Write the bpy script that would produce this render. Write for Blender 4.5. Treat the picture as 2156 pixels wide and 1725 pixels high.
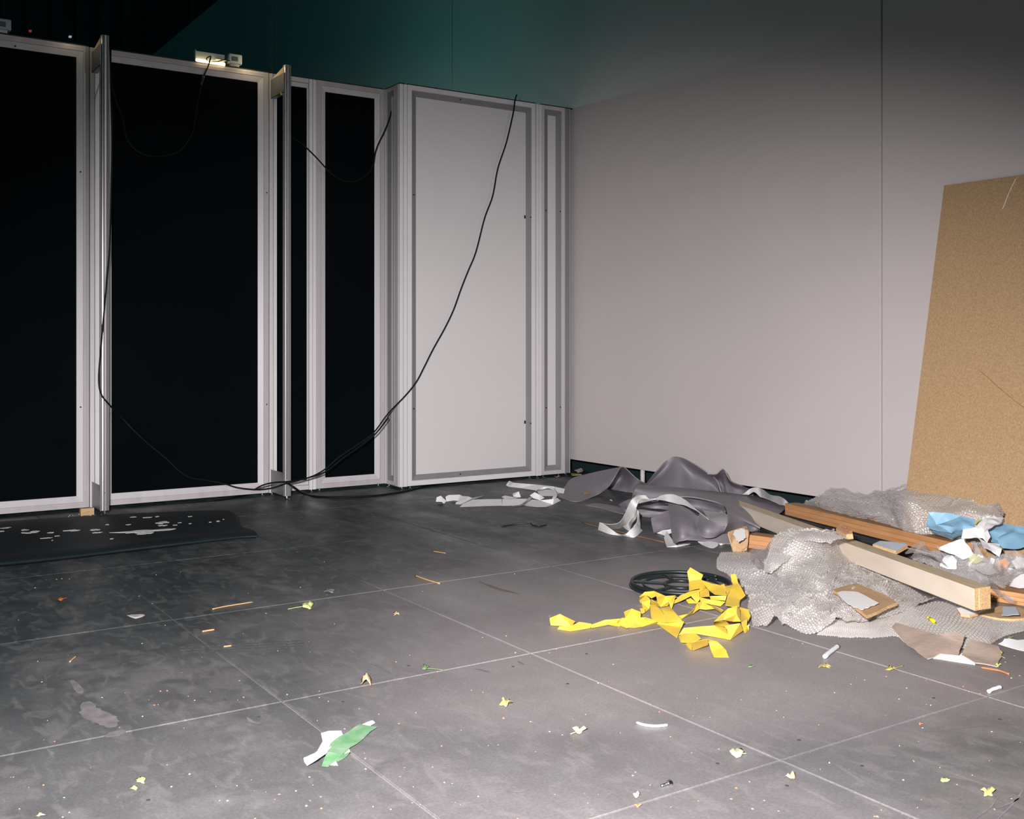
import bpy, bmesh, math, random
import numpy as np
from mathutils import Vector, noise as mnoise
random.seed(7); rng = np.random.default_rng(7)
C = bpy.context.scene.collection
for o in list(bpy.data.objects): bpy.data.objects.remove(o)

# ------------------------------------------------------------------ camera
XV1, XV2, HY = 4490., -405., 723.          # measured vanishing points and horizon (2156x1725)
FPX = math.sqrt((XV1-1078)*(1078-XV2)); TH = math.atan((XV1-1078)/FPX)
S = 0.895                                   # camera height in metres
FW = np.array([math.cos(TH), math.sin(TH), 0.]); RT = np.array([math.sin(TH), -math.cos(TH), 0.]); UP = np.array([0, 0, 1.])
cd = bpy.data.cameras.new('camera'); cam = bpy.data.objects.new('camera', cd); C.objects.link(cam)
cd.sensor_width = 36; cd.lens = 36*FPX/2156; cd.shift_y = (HY-862.5)/2156; cd.clip_start = .05; cd.clip_end = 200
cam.location = (0, 0, S); cam.rotation_euler = (math.pi/2, 0, -math.atan2(FW[0], FW[1]))
bpy.context.scene.camera = cam
sc = bpy.context.scene
sc.view_settings.view_transform = 'Standard'; sc.view_settings.look = 'None'
sc.view_settings.exposure = 0; sc.view_settings.gamma = 1; sc.view_settings.use_curve_mapping = False
# ------------------------------------------------------------------ world and lights
w = bpy.data.worlds.new('world'); sc.world = w; w.use_nodes = True
w.node_tree.nodes['Background'].inputs[0].default_value = (.10, .85, .95, 1)
w.node_tree.nodes['Background'].inputs[1].default_value = .030
def lamp(name, kind, loc, target, energy, color, **k):
    d = bpy.data.lights.new(name, kind); o = bpy.data.objects.new(name, d); C.objects.link(o)
    o.location = loc; o.rotation_euler = (Vector(target)-Vector(loc)).to_track_quat('-Z', 'Y').to_euler()
    d.energy = energy; d.color = color
    for a, b in k.items(): setattr(d, a, b)
    return o
# the photographer's flash, held up and to the left of the lens
FL = np.array([0, 0, S]) - .22*RT + .0*FW + .27*UP
aim = FL + 5*(FW + RT*(1240-1078)/FPX + UP*(HY-1480)/FPX)
fl_o = lamp('camera_flash', 'SPOT', FL, aim, 1420, (1, .955, .955), spot_size=math.radians(68), spot_blend=1.0, shadow_soft_size=.05)
fl_o.scale = (1.6, 1, 1)
# second strobe far behind the photographer, close to the plane of the grey wall
lamp('rear_strobe', 'SPOT', (3.3, -6.5, 2.7), (.1, 6, 2.2), 420, (1, .95, .97), spot_size=math.radians(50), spot_blend=1, shadow_soft_size=.12)
# green-tinted hall lamp standing behind the partition, level with its top
lamp('hall_lamp_behind', 'POINT', (2.62, 7.3, 2.515), (4, 4, 3), 11, (.25, 1, .9), shadow_soft_size=.03)

def srgb(r, g, b):
    f = lambda c: (c/255/12.92 if c/255 <= .04045 else ((c/255+.055)/1.055)**2.4)
    return (f(r), f(g), f(b), 1)

# ------------------------------------------------------------------ pixel -> point on real planes
def ray(x, y): return FW + RT*(x-1078)/FPX + UP*(HY-y)/FPX
def P(x, y, z=0.):
    d = ray(x, y); return tuple(d*((z-S)/d[2]) + UP*S)
def PY(x, y, Y):
    d = ray(x, y); return tuple(d*(Y/d[1]) + UP*S)
def PX(x, y, X):
    d = ray(x, y); return tuple(d*(X/d[0]) + UP*S)

# ------------------------------------------------------------------ object helpers
def tag(o, label=None, cat=None, group=None, kind=None):
    if label: o['label'] = label
    if cat: o['category'] = cat
    if group: o['group'] = group
    if kind: o['kind'] = kind
    return o
def thing(name, label, cat, loc=(0, 0, 0), group=None):
    o = bpy.data.objects.new(name, None); C.objects.link(o); o.location = loc; o.empty_display_size = .05
    return tag(o, label, cat, group)
def mk(name, V, F, mat, parent=None, smooth=False, mats=None, mi=None, uv=None):
    me = bpy.data.meshes.new(name); me.from_pydata([tuple(map(float, v)) for v in V], [], F)
    for m in (mats or [mat]): me.materials.append(m)
    if mi is not None: me.polygons.foreach_set('material_index', mi)
    if smooth: me.polygons.foreach_set('use_smooth', [True]*len(me.polygons))
    if uv is not None:
        l = me.uv_layers.new(name='UVMap'); vi = np.zeros(len(me.loops), dtype=np.int32); me.loops.foreach_get('vertex_index', vi)
        l.data.foreach_set('uv', np.asarray(uv)[vi].ravel())
    me.update()
    o = bpy.data.objects.new(name, me); C.objects.link(o)
    if parent is not None:
        o.parent = parent
        pl = Vector(parent.location); q = parent
        while q.parent: q = q.parent; pl += Vector(q.location)
        o.location = -pl
    return o
def recenter(o):
    """move a mesh object's origin to the bottom centre of its mesh"""
    me = o.data; n = len(me.vertices); a = np.zeros(n*3); me.vertices.foreach_get('co', a); a = a.reshape(-1, 3)
    c = (a.min(0)+a.max(0))/2; c[2] = a[:, 2].min(); a -= c; me.vertices.foreach_set('co', a.ravel())
    o.location = Vector(o.location)+Vector(c); me.update(); return o
BF = [(0, 3, 2, 1), (4, 5, 6, 7), (0, 1, 5, 4), (1, 2, 6, 5), (2, 3, 7, 6), (3, 0, 4, 7)]
def boxV(x0, x1, y0, y1, z0, z1):
    return [(x0, y0, z0), (x1, y0, z0), (x1, y1, z0), (x0, y1, z0), (x0, y0, z1), (x1, y0, z1), (x1, y1, z1), (x0, y1, z1)]
def bev(o, w=.002, seg=2, lim=40):
    m = o.modifiers.new('bevel', 'BEVEL'); m.width = w; m.segments = seg; m.limit_method = 'ANGLE'; m.angle_limit = math.radians(lim); return o
def solid(o, t, off=0):
    m = o.modifiers.new('solid', 'SOLIDIFY'); m.thickness = t; m.offset = off; return o
def box(name, x0, x1, y0, y1, z0, z1, mat, parent=None, b=0):
    o = mk(name, boxV(x0, x1, y0, y1, z0, z1), BF, mat, parent)
    if b: bev(o, b)
    return o
def bake_solid(o, t, ang=38):
    """give a single-sided sheet real thickness, half to each side, with crisp rims"""
    bm = bmesh.new(); bm.from_mesh(o.data); bm.normal_update(); bm.verts.index_update()
    n = len(bm.verts); top = [v.co+v.normal*(t/2) for v in bm.verts]; bot = [v.co-v.normal*(t/2) for v in bm.verts]
    for L_ in (top, bot):
        for c in L_: c.z = max(c.z, .0004)
    F = [tuple(v.index for v in f.verts) for f in bm.faces]; rim = []
    for e in bm.edges:
        if e.is_boundary:
            l = e.link_loops[0]; a, b = l.vert.index, l.link_loop_next.vert.index; rim.append((b, a, n+a, n+b))
    bm.free(); mats_ = list(o.data.materials); me = bpy.data.meshes.new(o.data.name)
    me.from_pydata([tuple(c) for c in top+bot], [], F+[tuple(n+i for i in reversed(f)) for f in F]+rim)
    for m_ in mats_: me.materials.append(m_)
    me.polygons.foreach_set('use_smooth', [True]*len(me.polygons)); me.update(); me.set_sharp_from_angle(angle=math.radians(ang)); o.data = me; return o
class MB:
    def __init__(s): s.V = []; s.F = []
    def add(s, V, F):
        n = len(s.V); s.V += [tuple(v) for v in V]; s.F += [tuple(i+n for i in f) for f in F]; return s
    def box(s, *a): return s.add(boxV(*a), BF)
    def tube(s, pts, r, n=8):
        V, F = tubeVF(pts, r, n); return s.add(V, F)
    def cyl(s, x, y, z0, z1, r0, r1=None, n=14):
        r1 = r0 if r1 is None else r1
        V = [(x+r*math.cos(2*math.pi*k/n), y+r*math.sin(2*math.pi*k/n), z) for z, r in ((z0, r0), (z1, r1)) for k in range(n)]
        F = [(k, (k+1) % n, n+(k+1) % n, n+k) for k in range(n)]+[tuple(range(n-1, -1, -1)), tuple(range(n, 2*n))]
        return s.add(V, F)
    def build(s, name, mat, parent=None, smooth=False): return mk(name, s.V, s.F, mat, parent, smooth)
def catmull(pts, n=8):
    p = np.array(pts, float); p = np.vstack([2*p[0]-p[1], p, 2*p[-1]-p[-2]]); out = []
    for i in range(1, len(p)-2):
        for t in np.linspace(0, 1, n, endpoint=False):
            a, b, c, d = p[i-1], p[i], p[i+1], p[i+2]
            out.append(.5*((2*b)+(-a+c)*t+(2*a-5*b+4*c-d)*t*t+(-a+3*b-3*c+d)*t**3))
    out.append(p[-2]); return np.array(out)
def tubeVF(pts, r, n=8):
    p = np.array(pts, float); m = len(p); V = []; F = []
    T = np.gradient(p, axis=0); T /= np.linalg.norm(T, axis=1)[:, None]+1e-12
    a = np.array([0, 0, 1.]) if abs(T[0][2]) < .9 else np.array([1., 0, 0]); N = np.cross(T[0], a); N /= np.linalg.norm(N)
    for i in range(m):
        N = N-T[i]*N.dot(T[i]); N /= np.linalg.norm(N); B = np.cross(T[i], N)
        for k in range(n):
            an = 2*math.pi*k/n; V.append(p[i]+r*(math.cos(an)*N+math.sin(an)*B))
    for i in range(m-1):
        for k in range(n):
            F.append((i*n+k, i*n+(k+1) % n, (i+1)*n+(k+1) % n, (i+1)*n+k))
    F += [tuple(range(n-1, -1, -1)), tuple((m-1)*n+k for k in range(n))]
    return V, F
def tube(name, pts, r, mat, parent=None, n=8, sm=6):
    V, F = tubeVF(catmull(pts, sm) if sm else pts, r, n); return mk(name, V, F, mat, parent, True)
def vnoise(x, y, seed=0):
    """vectorised value noise, -1..1"""
    xi = np.floor(x).astype(int); yi = np.floor(y).astype(int); xf = x-xi; yf = y-yi
    u = xf*xf*(3-2*xf); v = yf*yf*(3-2*yf)
    def h(a, b):
        n = (a*374761393+b*668265263+seed*974711) & 0x7fffffff; n = ((n ^ (n >> 13))*1274126177) & 0x7fffffff
        return ((n ^ (n >> 16)) & 0xffff)/32767.5-1
    return (h(xi, yi)*(1-u)+h(xi+1, yi)*u)*(1-v)+(h(xi, yi+1)*(1-u)+h(xi+1, yi+1)*u)*v
def cr_basis(n, m):
    """matrix (m x n) resampling n control values to m samples with Catmull-Rom"""
    M = np.zeros((m, n)); 
    for j, t in enumerate(np.linspace(0, n-1, m)):
        i = min(int(t), n-2); f = t-i
        wt = [(-f+2*f*f-f**3)/2, (2-5*f*f+3*f**3)/2, (f+4*f*f-3*f**3)/2, (-f*f+f**3)/2]
        for k, ww in zip((i-1, i, i+1, i+2), wt):
            if k < 0: M[j, 0] += 2*ww; M[j, min(1, n-1)] -= ww
            elif k > n-1: M[j, n-1] += 2*ww; M[j, n-2] -= ww
            else: M[j, k] += ww
    return M
def gridpts(rows, conv, nu, nv):
    """rows of control points (x,y,z) in crop coordinates -> dense world grid (nv x nu x 3)"""
    G = np.array([[P(*conv(c[0], c[1]), c[2]) for c in r] for r in rows])
    A = cr_basis(G.shape[0], nv); B = cr_basis(G.shape[1], nu)
    return np.einsum('ij,jkc,lk->ilc', A, G, B)
def gridF(nu, nv):
    return [(j*nu+i, j*nu+i+1, (j+1)*nu+i+1, (j+1)*nu+i) for j in range(nv-1) for i in range(nu-1)]
def sheet(name, rows, conv, nu, nv, mat, parent=None, thick=.004, noise_=None, smooth=True):
    G = gridpts(rows, conv, nu, nv)
    if noise_: G = noise_(G)
    G[:, :, 2] = np.maximum(G[:, :, 2], .002)
    o = mk(name, G.reshape(-1, 3), gridF(nu, nv), mat, parent, smooth)
    if thick: bake_solid(o, thick)
    return o
def cv(x0, y0, s): return lambda x, y: (x0+x/s, y0+y/s)
PXC = lambda x, y: (x, y)
def facets(name, polys, conv, mat, parent=None, thick=.0008, mats=None, mi=None, smooth=False, sub=0, namp=.0035):
    V = []; F = []
    for p in polys:
        n = len(V); V += [P(*conv(x, y), z) for x, y, z in p]; F.append(tuple(range(n, n+len(p))))
    me = bpy.data.meshes.new(name); me.from_pydata(V, [], F)
    for m in (mats or [mat]): me.materials.append(m)
    if mi: me.polygons.foreach_set('material_index', mi)
    bm = bmesh.new(); bm.from_mesh(me); bmesh.ops.remove_doubles(bm, verts=bm.verts, dist=.0012)
    bmesh.ops.triangulate(bm, faces=bm.faces[:])
    for _ in range(sub): bmesh.ops.subdivide_edges(bm, edges=bm.edges[:], cuts=1, use_grid_fill=True)
    if sub:
        for v in bm.verts:
            k = mnoise.noise_vector(v.co*28); v.co += k*namp
            v.co.z = max(v.co.z, .0015)
    if smooth:
        for f in bm.faces: f.smooth = True
    for f in bm.faces: f.smooth = True
    bm.to_mesh(me); bm.free(); me.set_sharp_from_angle(angle=math.radians(34))
    o = bpy.data.objects.new(name, me); C.objects.link(o)
    if parent is not None: o.parent = parent; o.location = -Vector(parent.location)
    return bake_solid(o, thick, 30)

# ------------------------------------------------------------------ materials
def mat(name, col, rough=.6, metal=0., var=0., vscale=8., bump=0., bscale=60., spec=.5, stretch=None, emis=None, tint=None, coat=0., coords='Object'):
    m = bpy.data.materials.new(name); m.use_nodes = True; nt = m.node_tree; b = nt.nodes['Principled BSDF']
    b.inputs['Base Color'].default_value = col; b.inputs['Roughness'].default_value = rough; b.inputs['Metallic'].default_value = metal
    b.inputs['Specular IOR Level'].default_value = spec; b.inputs['Coat Weight'].default_value = coat
    tc = nt.nodes.new('ShaderNodeTexCoord'); mp = nt.nodes.new('ShaderNodeMapping'); nt.links.new(tc.outputs[coords], mp.inputs[0])
    if stretch: mp.inputs['Scale'].default_value = stretch
    n = nt.nodes.new('ShaderNodeTexNoise'); n.inputs['Scale'].default_value = vscale; n.inputs['Detail'].default_value = 6
    nt.links.new(mp.outputs[0], n.inputs['Vector'])
    if var:
        r = nt.nodes.new('ShaderNodeMapRange'); r.inputs[1].default_value = .3; r.inputs[2].default_value = .7; nt.links.new(n.outputs['Fac'], r.inputs[0])
        mx = nt.nodes.new('ShaderNodeMix'); mx.data_type = 'RGBA'; nt.links.new(r.outputs[0], mx.inputs[0])
        t = tint or tuple(c*(1-var) for c in col[:3])+(1,)
        mx.inputs[6].default_value = t; mx.inputs[7].default_value = col; nt.links.new(mx.outputs[2], b.inputs['Base Color'])
    if bump:
        n2 = nt.nodes.new('ShaderNodeTexNoise'); n2.inputs['Scale'].default_value = bscale; n2.inputs['Detail'].default_value = 4
        nt.links.new(mp.outputs[0], n2.inputs['Vector']); bp = nt.nodes.new('ShaderNodeBump'); bp.inputs['Strength'].default_value = bump
        bp.inputs['Distance'].default_value = .002; nt.links.new(n2.outputs['Fac'], bp.inputs['Height']); nt.links.new(bp.outputs[0], b.inputs['Normal'])
    if emis: b.inputs['Emission Color'].default_value = emis[0]; b.inputs['Emission Strength'].default_value = emis[1]
    return m
M = {}
M['wall'] = mat('wall_paint', (.62, .565, .56, 1), .75, var=.05, vscale=1.3, bump=.08, bscale=220, spec=.25)
M['wall_edge'] = mat('wall_edge', (.05, .06, .06, 1), .8)
M['alu'] = mat('anodised_aluminium', (.60, .575, .59, 1), .42, .0, var=.10, vscale=3, stretch=(6, 6, .4), spec=.6)
M['alu_outer'] = mat('ribbed_outer_aluminium', (.52, .485, .485, 1), .45, .0, var=.14, vscale=3, stretch=(6, 6, .4), spec=.6)
M['alu_dark'] = mat('recessed_grey_aluminium', (.24, .235, .25, 1), .45, .0, var=.12, vscale=3, stretch=(6, 6, .4), spec=.6)
M['alu_bright'] = mat('bright_aluminium', (.76, .74, .75, 1), .38, .0, var=.06, vscale=3, spec=.6)
M['alu_post'] = mat('brushed_post_aluminium', (.40, .385, .40, 1), .35, .55, var=.1, vscale=4, stretch=(6, 6, .4), spec=.6)
M['galv'] = mat('galvanised_steel', (.33, .33, .35, 1), .4, .6, var=.25, vscale=25)
M['steel'] = mat('zinc_steel', (.7, .7, .72, 1), .25, 1.0)
M['gasket'] = mat('black_gasket', (.01, .012, .013, 1), .7)
M['black_cloth'] = mat('black_stretched_textile', (.0032, .0048, .0062, 1), .95, var=.3, vscale=1.2, spec=.02)
M['white_sheet'] = mat('white_infill', (.70, .675, .68, 1), .6, var=.03, vscale=1.5, spec=.3)
M['cable'] = mat('black_cable_rubber', (.004, .008, .008, 1), .5, spec=.15)
M['black'] = mat('black_plastic', (.012, .018, .02, 1), .4)
M['far'] = mat('dark_hall_cladding', (.035, .045, .045, 1), .8, var=.3, vscale=2)
M['box_grey'] = mat('grey_driver_housing', (.34, .40, .42, 1), .5)
M['dark_blue'] = mat('dark_label', (.03, .08, .10, 1), .5)
M['tube'] = mat('lit_tube', (1, .9, .7, 1), .5, emis=((1, .74, .36, 1), 7.0))
M['red_led'] = mat('red_led', (.3, .02, .01, 1), .5, emis=((1, .10, .05, 1), .25))
M['white_led'] = mat('white_led', (.3, .3, .3, 1), .5, emis=((.8, 1, 1, 1), .35))
M['cream'] = mat('cream_lit_plate', (.85, .74, .50, 1), .6)
M['yellowtag'] = mat('yellow_tag', (.75, .72, .02, 1), .5)
M['mat_black'] = mat('black_foam_mat', (.008, .017, .022, 1), .62, var=.4, vscale=9, bump=.3, bscale=300, spec=.35)
M['paint_white'] = mat('white_paint', (.95, .94, .93, 1), .6, bump=.5, bscale=90)
M['pine'] = mat('light_pine', srgb(206, 172, 128), .7, var=.25, vscale=6, stretch=(3, 3, 14))
M['foam'] = mat('grey_foam_sheet', (.285, .262, .295, 1), .55, var=.12, vscale=30, bump=.25, bscale=500, spec=.45)
M['white_tape'] = mat('white_adhesive_strip', (.82, .80, .80, 1), .38, var=.06, vscale=20, spec=.5)
M['yellow'] = mat('yellow_tape', (.82, .56, .045, 1), .40, var=.22, vscale=30, spec=.5, tint=(.70, .47, .08, 1))
M['paper'] = mat('white_paper', (.88, .88, .90, 1), .75, bump=.3, bscale=60)
M['blue'] = mat('blue_plastic', (.30, .54, .74, 1), .38, var=.1, vscale=20, bump=.5, bscale=40, spec=.5)
M['lime'] = mat('lime_sticker', (.62, .68, .22, 1), .6, var=.2, vscale=60)
M['paint_blue'] = mat('pale_blue_coating', (.56, .62, .70, 1), .6)
M['cardboard'] = mat('torn_cardboard', srgb(178, 158, 144), .85, var=.2, vscale=12, bump=.6, bscale=120, tint=srgb(160, 142, 130))
M['green_tape'] = mat('green_tape', srgb(84, 146, 92), .5, var=.55, vscale=26, tint=srgb(142, 164, 140))
M['white_foamstick'] = mat('white_foam_rod', (.66, .70, .70, 1), .7, bump=.4, bscale=120)
M['leaf_yellow'] = mat('yellow_green_leaf', srgb(204, 206, 140), .7, var=.35, vscale=60, tint=srgb(168, 184, 112))
M['leaf_olive'] = mat('olive_leaf', srgb(196, 184, 120), .7, var=.3, vscale=60, tint=srgb(164, 152, 88))
M['leaf_green'] = mat('green_leaf', srgb(112, 142, 96), .6, var=.3, vscale=60)
M['leaf_tan'] = mat('tan_leaf', srgb(226, 196, 148), .7, var=.2, vscale=60)
M['leaf_orange'] = mat('orange_leaf', srgb(196, 112, 50), .7, var=.3, vscale=60)
M['leaf_pale'] = mat('pale_green_leaf', srgb(196, 206, 158), .7, var=.15, vscale=60)
M['orange_crumb'] = mat('orange_crumb', srgb(188, 124, 92), .8)
M['cream_crumb'] = mat('cream_crumb', srgb(206, 192, 160), .8)
M['plug_yellow'] = mat('yellow_plug', (.80, .70, .01, 1), .4)
M['red_ink'] = mat('red_ink', (.62, .06, .04, 1), .6)
M['grey_chip'] = mat('grey_chip', srgb(176, 168, 168), .7)

def wood_mat(name, c1, c2, axis_scale, rough=.65, fine=90):
    m = bpy.data.materials.new(name); m.use_nodes = True; nt = m.node_tree; b = nt.nodes['Principled BSDF']; b.inputs['Roughness'].default_value = rough
    tc = nt.nodes.new('ShaderNodeTexCoord'); mp = nt.nodes.new('ShaderNodeMapping'); mp.inputs['Scale'].default_value = axis_scale
    nt.links.new(tc.outputs['Object'], mp.inputs[0]); n = nt.nodes.new('ShaderNodeTexNoise'); n.inputs['Scale'].default_value = fine; n.inputs['Detail'].default_value = 5
    nt.links.new(mp.outputs[0], n.inputs['Vector']); r = nt.nodes.new('ShaderNodeMapRange'); r.inputs[1].default_value = .32; r.inputs[2].default_value = .68
    nt.links.new(n.outputs['Fac'], r.inputs[0]); mx = nt.nodes.new('ShaderNodeMix'); mx.data_type = 'RGBA'; nt.links.new(r.outputs[0], mx.inputs[0])
    mx.inputs[6].default_value = c2; mx.inputs[7].default_value = c1; nt.links.new(mx.outputs[2], b.inputs['Base Color'])
    bp = nt.nodes.new('ShaderNodeBump'); bp.inputs['Strength'].default_value = .25; bp.inputs['Distance'].default_value = .001
    nt.links.new(n.outputs['Fac'], bp.inputs['Height']); nt.links.new(bp.outputs[0], b.inputs['Normal'])
    return m
M['beam_side'] = wood_mat('pale_beam_melamine', srgb(230, 216, 200), srgb(218, 202, 184), (.3, 1, 1), fine=14)
M['beam_top'] = wood_mat('beam_grain', srgb(226, 208, 176), srgb(200, 176, 140), (.06, 1, 1), fine=150)
M['chip'] = wood_mat('chipboard', srgb(226, 192, 142), srgb(186, 144, 98), (1, 1, 1), fine=200)
M['chip_face'] = wood_mat('hardboard_face', srgb(196, 162, 122), srgb(180, 146, 108), (1, 1, 1), fine=60)
M['orange_side'] = wood_mat('orange_ply_side', srgb(204, 154, 106), srgb(186, 130, 80), (.1, 1, 1), fine=60)
M['orange_side2'] = wood_mat('orange_ply_light_layer', srgb(216, 160, 112), srgb(204, 144, 96), (.1, 1, 1), fine=60)
M['orange_top'] = wood_mat('orange_ply_top', srgb(176, 132, 84), srgb(146, 106, 66), (.05, 1, 1), fine=110)
M['mdf'] = wood_mat('hardboard_sheet', srgb(192, 160, 122), srgb(166, 134, 98), (1, 1, 1), .6, fine=150)
M['mdf_edge'] = mat('hardboard_edge', srgb(196, 158, 112), .8)

def floor_material():
    m = bpy.data.materials.new('floor_film_ply'); m.use_nodes = True; nt = m.node_tree; L = nt.links.new; b = nt.nodes['Principled BSDF']
    N = nt.nodes.new
    geo = N('ShaderNodeNewGeometry'); tcw = geo.outputs['Position']
    def noise(scale, det, vec_scale, rot=0, dist=0):
        mp = N('ShaderNodeMapping'); mp.inputs['Scale'].default_value = vec_scale; mp.inputs['Rotation'].default_value = (0, 0, rot); L(tcw, mp.inputs[0])
        n = N('ShaderNodeTexNoise'); n.inputs['Scale'].default_value = scale; n.inputs['Detail'].default_value = det; n.inputs['Distortion'].default_value = dist; L(mp.outputs[0], n.inputs[0]); return n.outputs['Fac']
    def mr(a, lo, hi, o0=0, o1=1):
        r = N('ShaderNodeMapRange'); r.inputs[1].default_value = lo; r.inputs[2].default_value = hi; r.inputs[3].default_value = o0; r.inputs[4].default_value = o1; L(a, r.inputs[0]); return r.outputs[0]
    def mix(f, a, bb):
        x = N('ShaderNodeMix'); x.data_type = 'RGBA'
        L(f, x.inputs[0]) if not isinstance(f, float) else None
        for i, v in ((6, a), (7, bb)):
            if isinstance(v, tuple): x.inputs[i].default_value = v
            else: L(v, x.inputs[i])
        return x.outputs[2]
    base = mix(mr(noise(1.1, 6, (1, 1, 1), dist=1.2), .3, .7), (.034, .049, .052, 1), (.070, .080, .084, 1))
    s1 = mix(mr(noise(3.2, 8, (1.0, .28, 1), .25, 1.5), .48, .66, 0, .8), base, (.128, .130, .134, 1))
    s2 = mix(mr(noise(7, 7, (.25, 1, 1), -.3, 2.2), .56, .70, 0, .6), s1, (.034, .040, .044, 1))
    s3 = mix(mr(noise(28, 5, (1, .12, 1), .6, .6), .64, .74, 0, .5), s2, (.23, .21, .20, 1))
    v = N('ShaderNodeTexVoronoi'); v.inputs['Scale'].default_value = 26; L(tcw, v.inputs['Vector'])
    s4 = mix(mr(v.outputs['Distance'], .03, .06, .55, 0), s3, (.34, .31, .28, 1))
    fine = mr(noise(160, 3, (1, 1, 1)), .3, .7, .86, 1.12)
    # pools of flash light painted into the floor colour, paler mid stand
    def light_pool(cx, cy, lo, hi, amp):
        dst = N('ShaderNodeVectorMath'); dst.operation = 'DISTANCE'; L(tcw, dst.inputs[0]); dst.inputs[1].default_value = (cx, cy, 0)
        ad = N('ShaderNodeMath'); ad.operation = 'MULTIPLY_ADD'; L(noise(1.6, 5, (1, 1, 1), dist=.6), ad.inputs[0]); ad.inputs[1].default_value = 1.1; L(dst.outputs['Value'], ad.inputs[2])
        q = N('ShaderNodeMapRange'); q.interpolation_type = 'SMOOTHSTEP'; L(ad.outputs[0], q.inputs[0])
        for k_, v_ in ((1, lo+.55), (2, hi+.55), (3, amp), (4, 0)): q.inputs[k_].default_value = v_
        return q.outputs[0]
    mxx = N('ShaderNodeMath'); mxx.operation = 'MAXIMUM'; L(light_pool(1.2, 1.5, -.4, 2.5, .44), mxx.inputs[0]); L(light_pool(2.35, 2.55, .3, 1.85, .74), mxx.inputs[1])
    s4 = mix(mr(noise(9, 9, (1, 1, 1), dist=.8), .36, .60, .8, 0), s4, (.028, .037, .040, 1))
    s4 = mix(mr(noise(22, 8, (1, .5, 1), -.58, 1.0), .52, .66, 0, .35), s4, (.20, .19, .19, 1))
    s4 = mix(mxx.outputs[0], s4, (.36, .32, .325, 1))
    mul = N('ShaderNodeVectorMath'); mul.operation = 'SCALE'; L(s4, mul.inputs[0]); L(fine, mul.inputs['Scale']); L(mul.outputs[0], b.inputs['Base Color'])
    L(mr(noise(4, 6, (1, .3, 1), .25), .3, .7, .36, .62), b.inputs['Roughness'])
    bp = N('ShaderNodeBump'); bp.inputs['Strength'].default_value = .12; bp.inputs['Distance'].default_value = .002
    L(noise(60, 6, (1, 1, 1)), bp.inputs['Height']); L(bp.outputs[0], b.inputs['Normal'])
    b.inputs['Specular IOR Level'].default_value = .4
    return m
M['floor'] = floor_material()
M['joint_dust_shade'] = mat('dust_and_shade_in_joints', (.30, .27, .27, 1), .9, var=.75, vscale=2.4, tint=(.03, .03, .032, 1), coords='Object')
def dust_shade_material():  # joint dust; light near and shade farther off are painted into its colour
    m = bpy.data.materials.new('dust_and_shade_in_joints'); m.use_nodes = True; nt = m.node_tree; L = nt.links.new; b = nt.nodes['Principled BSDF']; b.inputs['Roughness'].default_value = .9
    g = nt.nodes.new('ShaderNodeNewGeometry'); d = nt.nodes.new('ShaderNodeVectorMath'); d.operation = 'DISTANCE'; L(g.outputs['Position'], d.inputs[0]); d.inputs[1].default_value = (.9, 1.6, 0)
    n = nt.nodes.new('ShaderNodeTexNoise'); n.inputs['Scale'].default_value = 3; L(g.outputs['Position'], n.inputs[0])
    a = nt.nodes.new('ShaderNodeMath'); a.operation = 'MULTIPLY_ADD'; L(n.outputs['Fac'], a.inputs[0]); a.inputs[1].default_value = 2.2; L(d.outputs['Value'], a.inputs[2])
    r = nt.nodes.new('ShaderNodeMapRange'); r.inputs[1].default_value = 2.2; r.inputs[2].default_value = 4.4; L(a.outputs[0], r.inputs[0])
    x = nt.nodes.new('ShaderNodeMix'); x.data_type = 'RGBA'; L(r.outputs[0], x.inputs[0]); x.inputs[6].default_value = (.25, .225, .23, 1); x.inputs[7].default_value = (.014, .018, .02, 1); L(x.outputs[2], b.inputs['Base Color'])
    return m
M['joint_dust_shade'] = dust_shade_material()
M['hole'] = mat('countersunk_hole', (.045, .047, .05, 1), .8)
M['under'] = mat('dark_void_backing', (.006, .022, .026, 1), .9)

# ------------------------------------------------------------------ floor
floor = box('floor', -6, 12, -2, 24, -.06, -.0045, M['joint_dust_shade']); tag(floor, kind='structure')
GX0, GPX, GY0, GPY = 1.107*S, .8395*S, 2.842*S, 1.0585*S; G = .0026
tile_me = None
for i in range(-4, 7):
    for j in range(-2, 7):
        x0 = GX0+i*GPX; y0 = GY0+j*GPY
        dx, dy = GPX-2*G, GPY-2*G
        if tile_me is None:
            V = [(0, 0, -.0045), (dx, 0, -.0045), (dx, dy, -.0045), (0, dy, -.0045), (0, 0, -.0012), (dx, 0, -.0012), (dx, dy, -.0012), (0, dy, -.0012),
                 (.0012, .0012, 0), (dx-.0012, .0012, 0), (dx-.0012, dy-.0012, 0), (.0012, dy-.0012, 0)]
            F = [(0, 1, 5, 4), (1, 2, 6, 5), (2, 3, 7, 6), (3, 0, 4, 7), (4, 5, 9, 8), (5, 6, 10, 9), (6, 7, 11, 10), (7, 4, 8, 11), (8, 9, 10, 11)]
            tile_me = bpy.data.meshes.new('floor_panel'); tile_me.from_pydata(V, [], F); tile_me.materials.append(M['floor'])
        o = bpy.data.objects.new('floor_panel', tile_me); C.objects.link(o); o.parent = floor
        o.location = (x0+G, y0+G, random.uniform(-.0006, .0))
hb = MB()
for (x, y) in ((472, 1474), (545, 1510), (425, 1289), (722, 1478), (1080, 1404), (1235, 1377), (1511, 1608), (1682, 1559), (1815, 1613), (1657, 1655), (2105, 1515), (1966, 1470), (1195, 1440), (312, 1685), (860, 1402), (640, 1190), (1250, 1120)):
    c = P(x, y, .0004); hb.cyl(c[0], c[1], .0002, .0009, .0042, .0042, 10)
tag(hb.build('screw_head', M['hole'], floor), kind='stuff')

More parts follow.
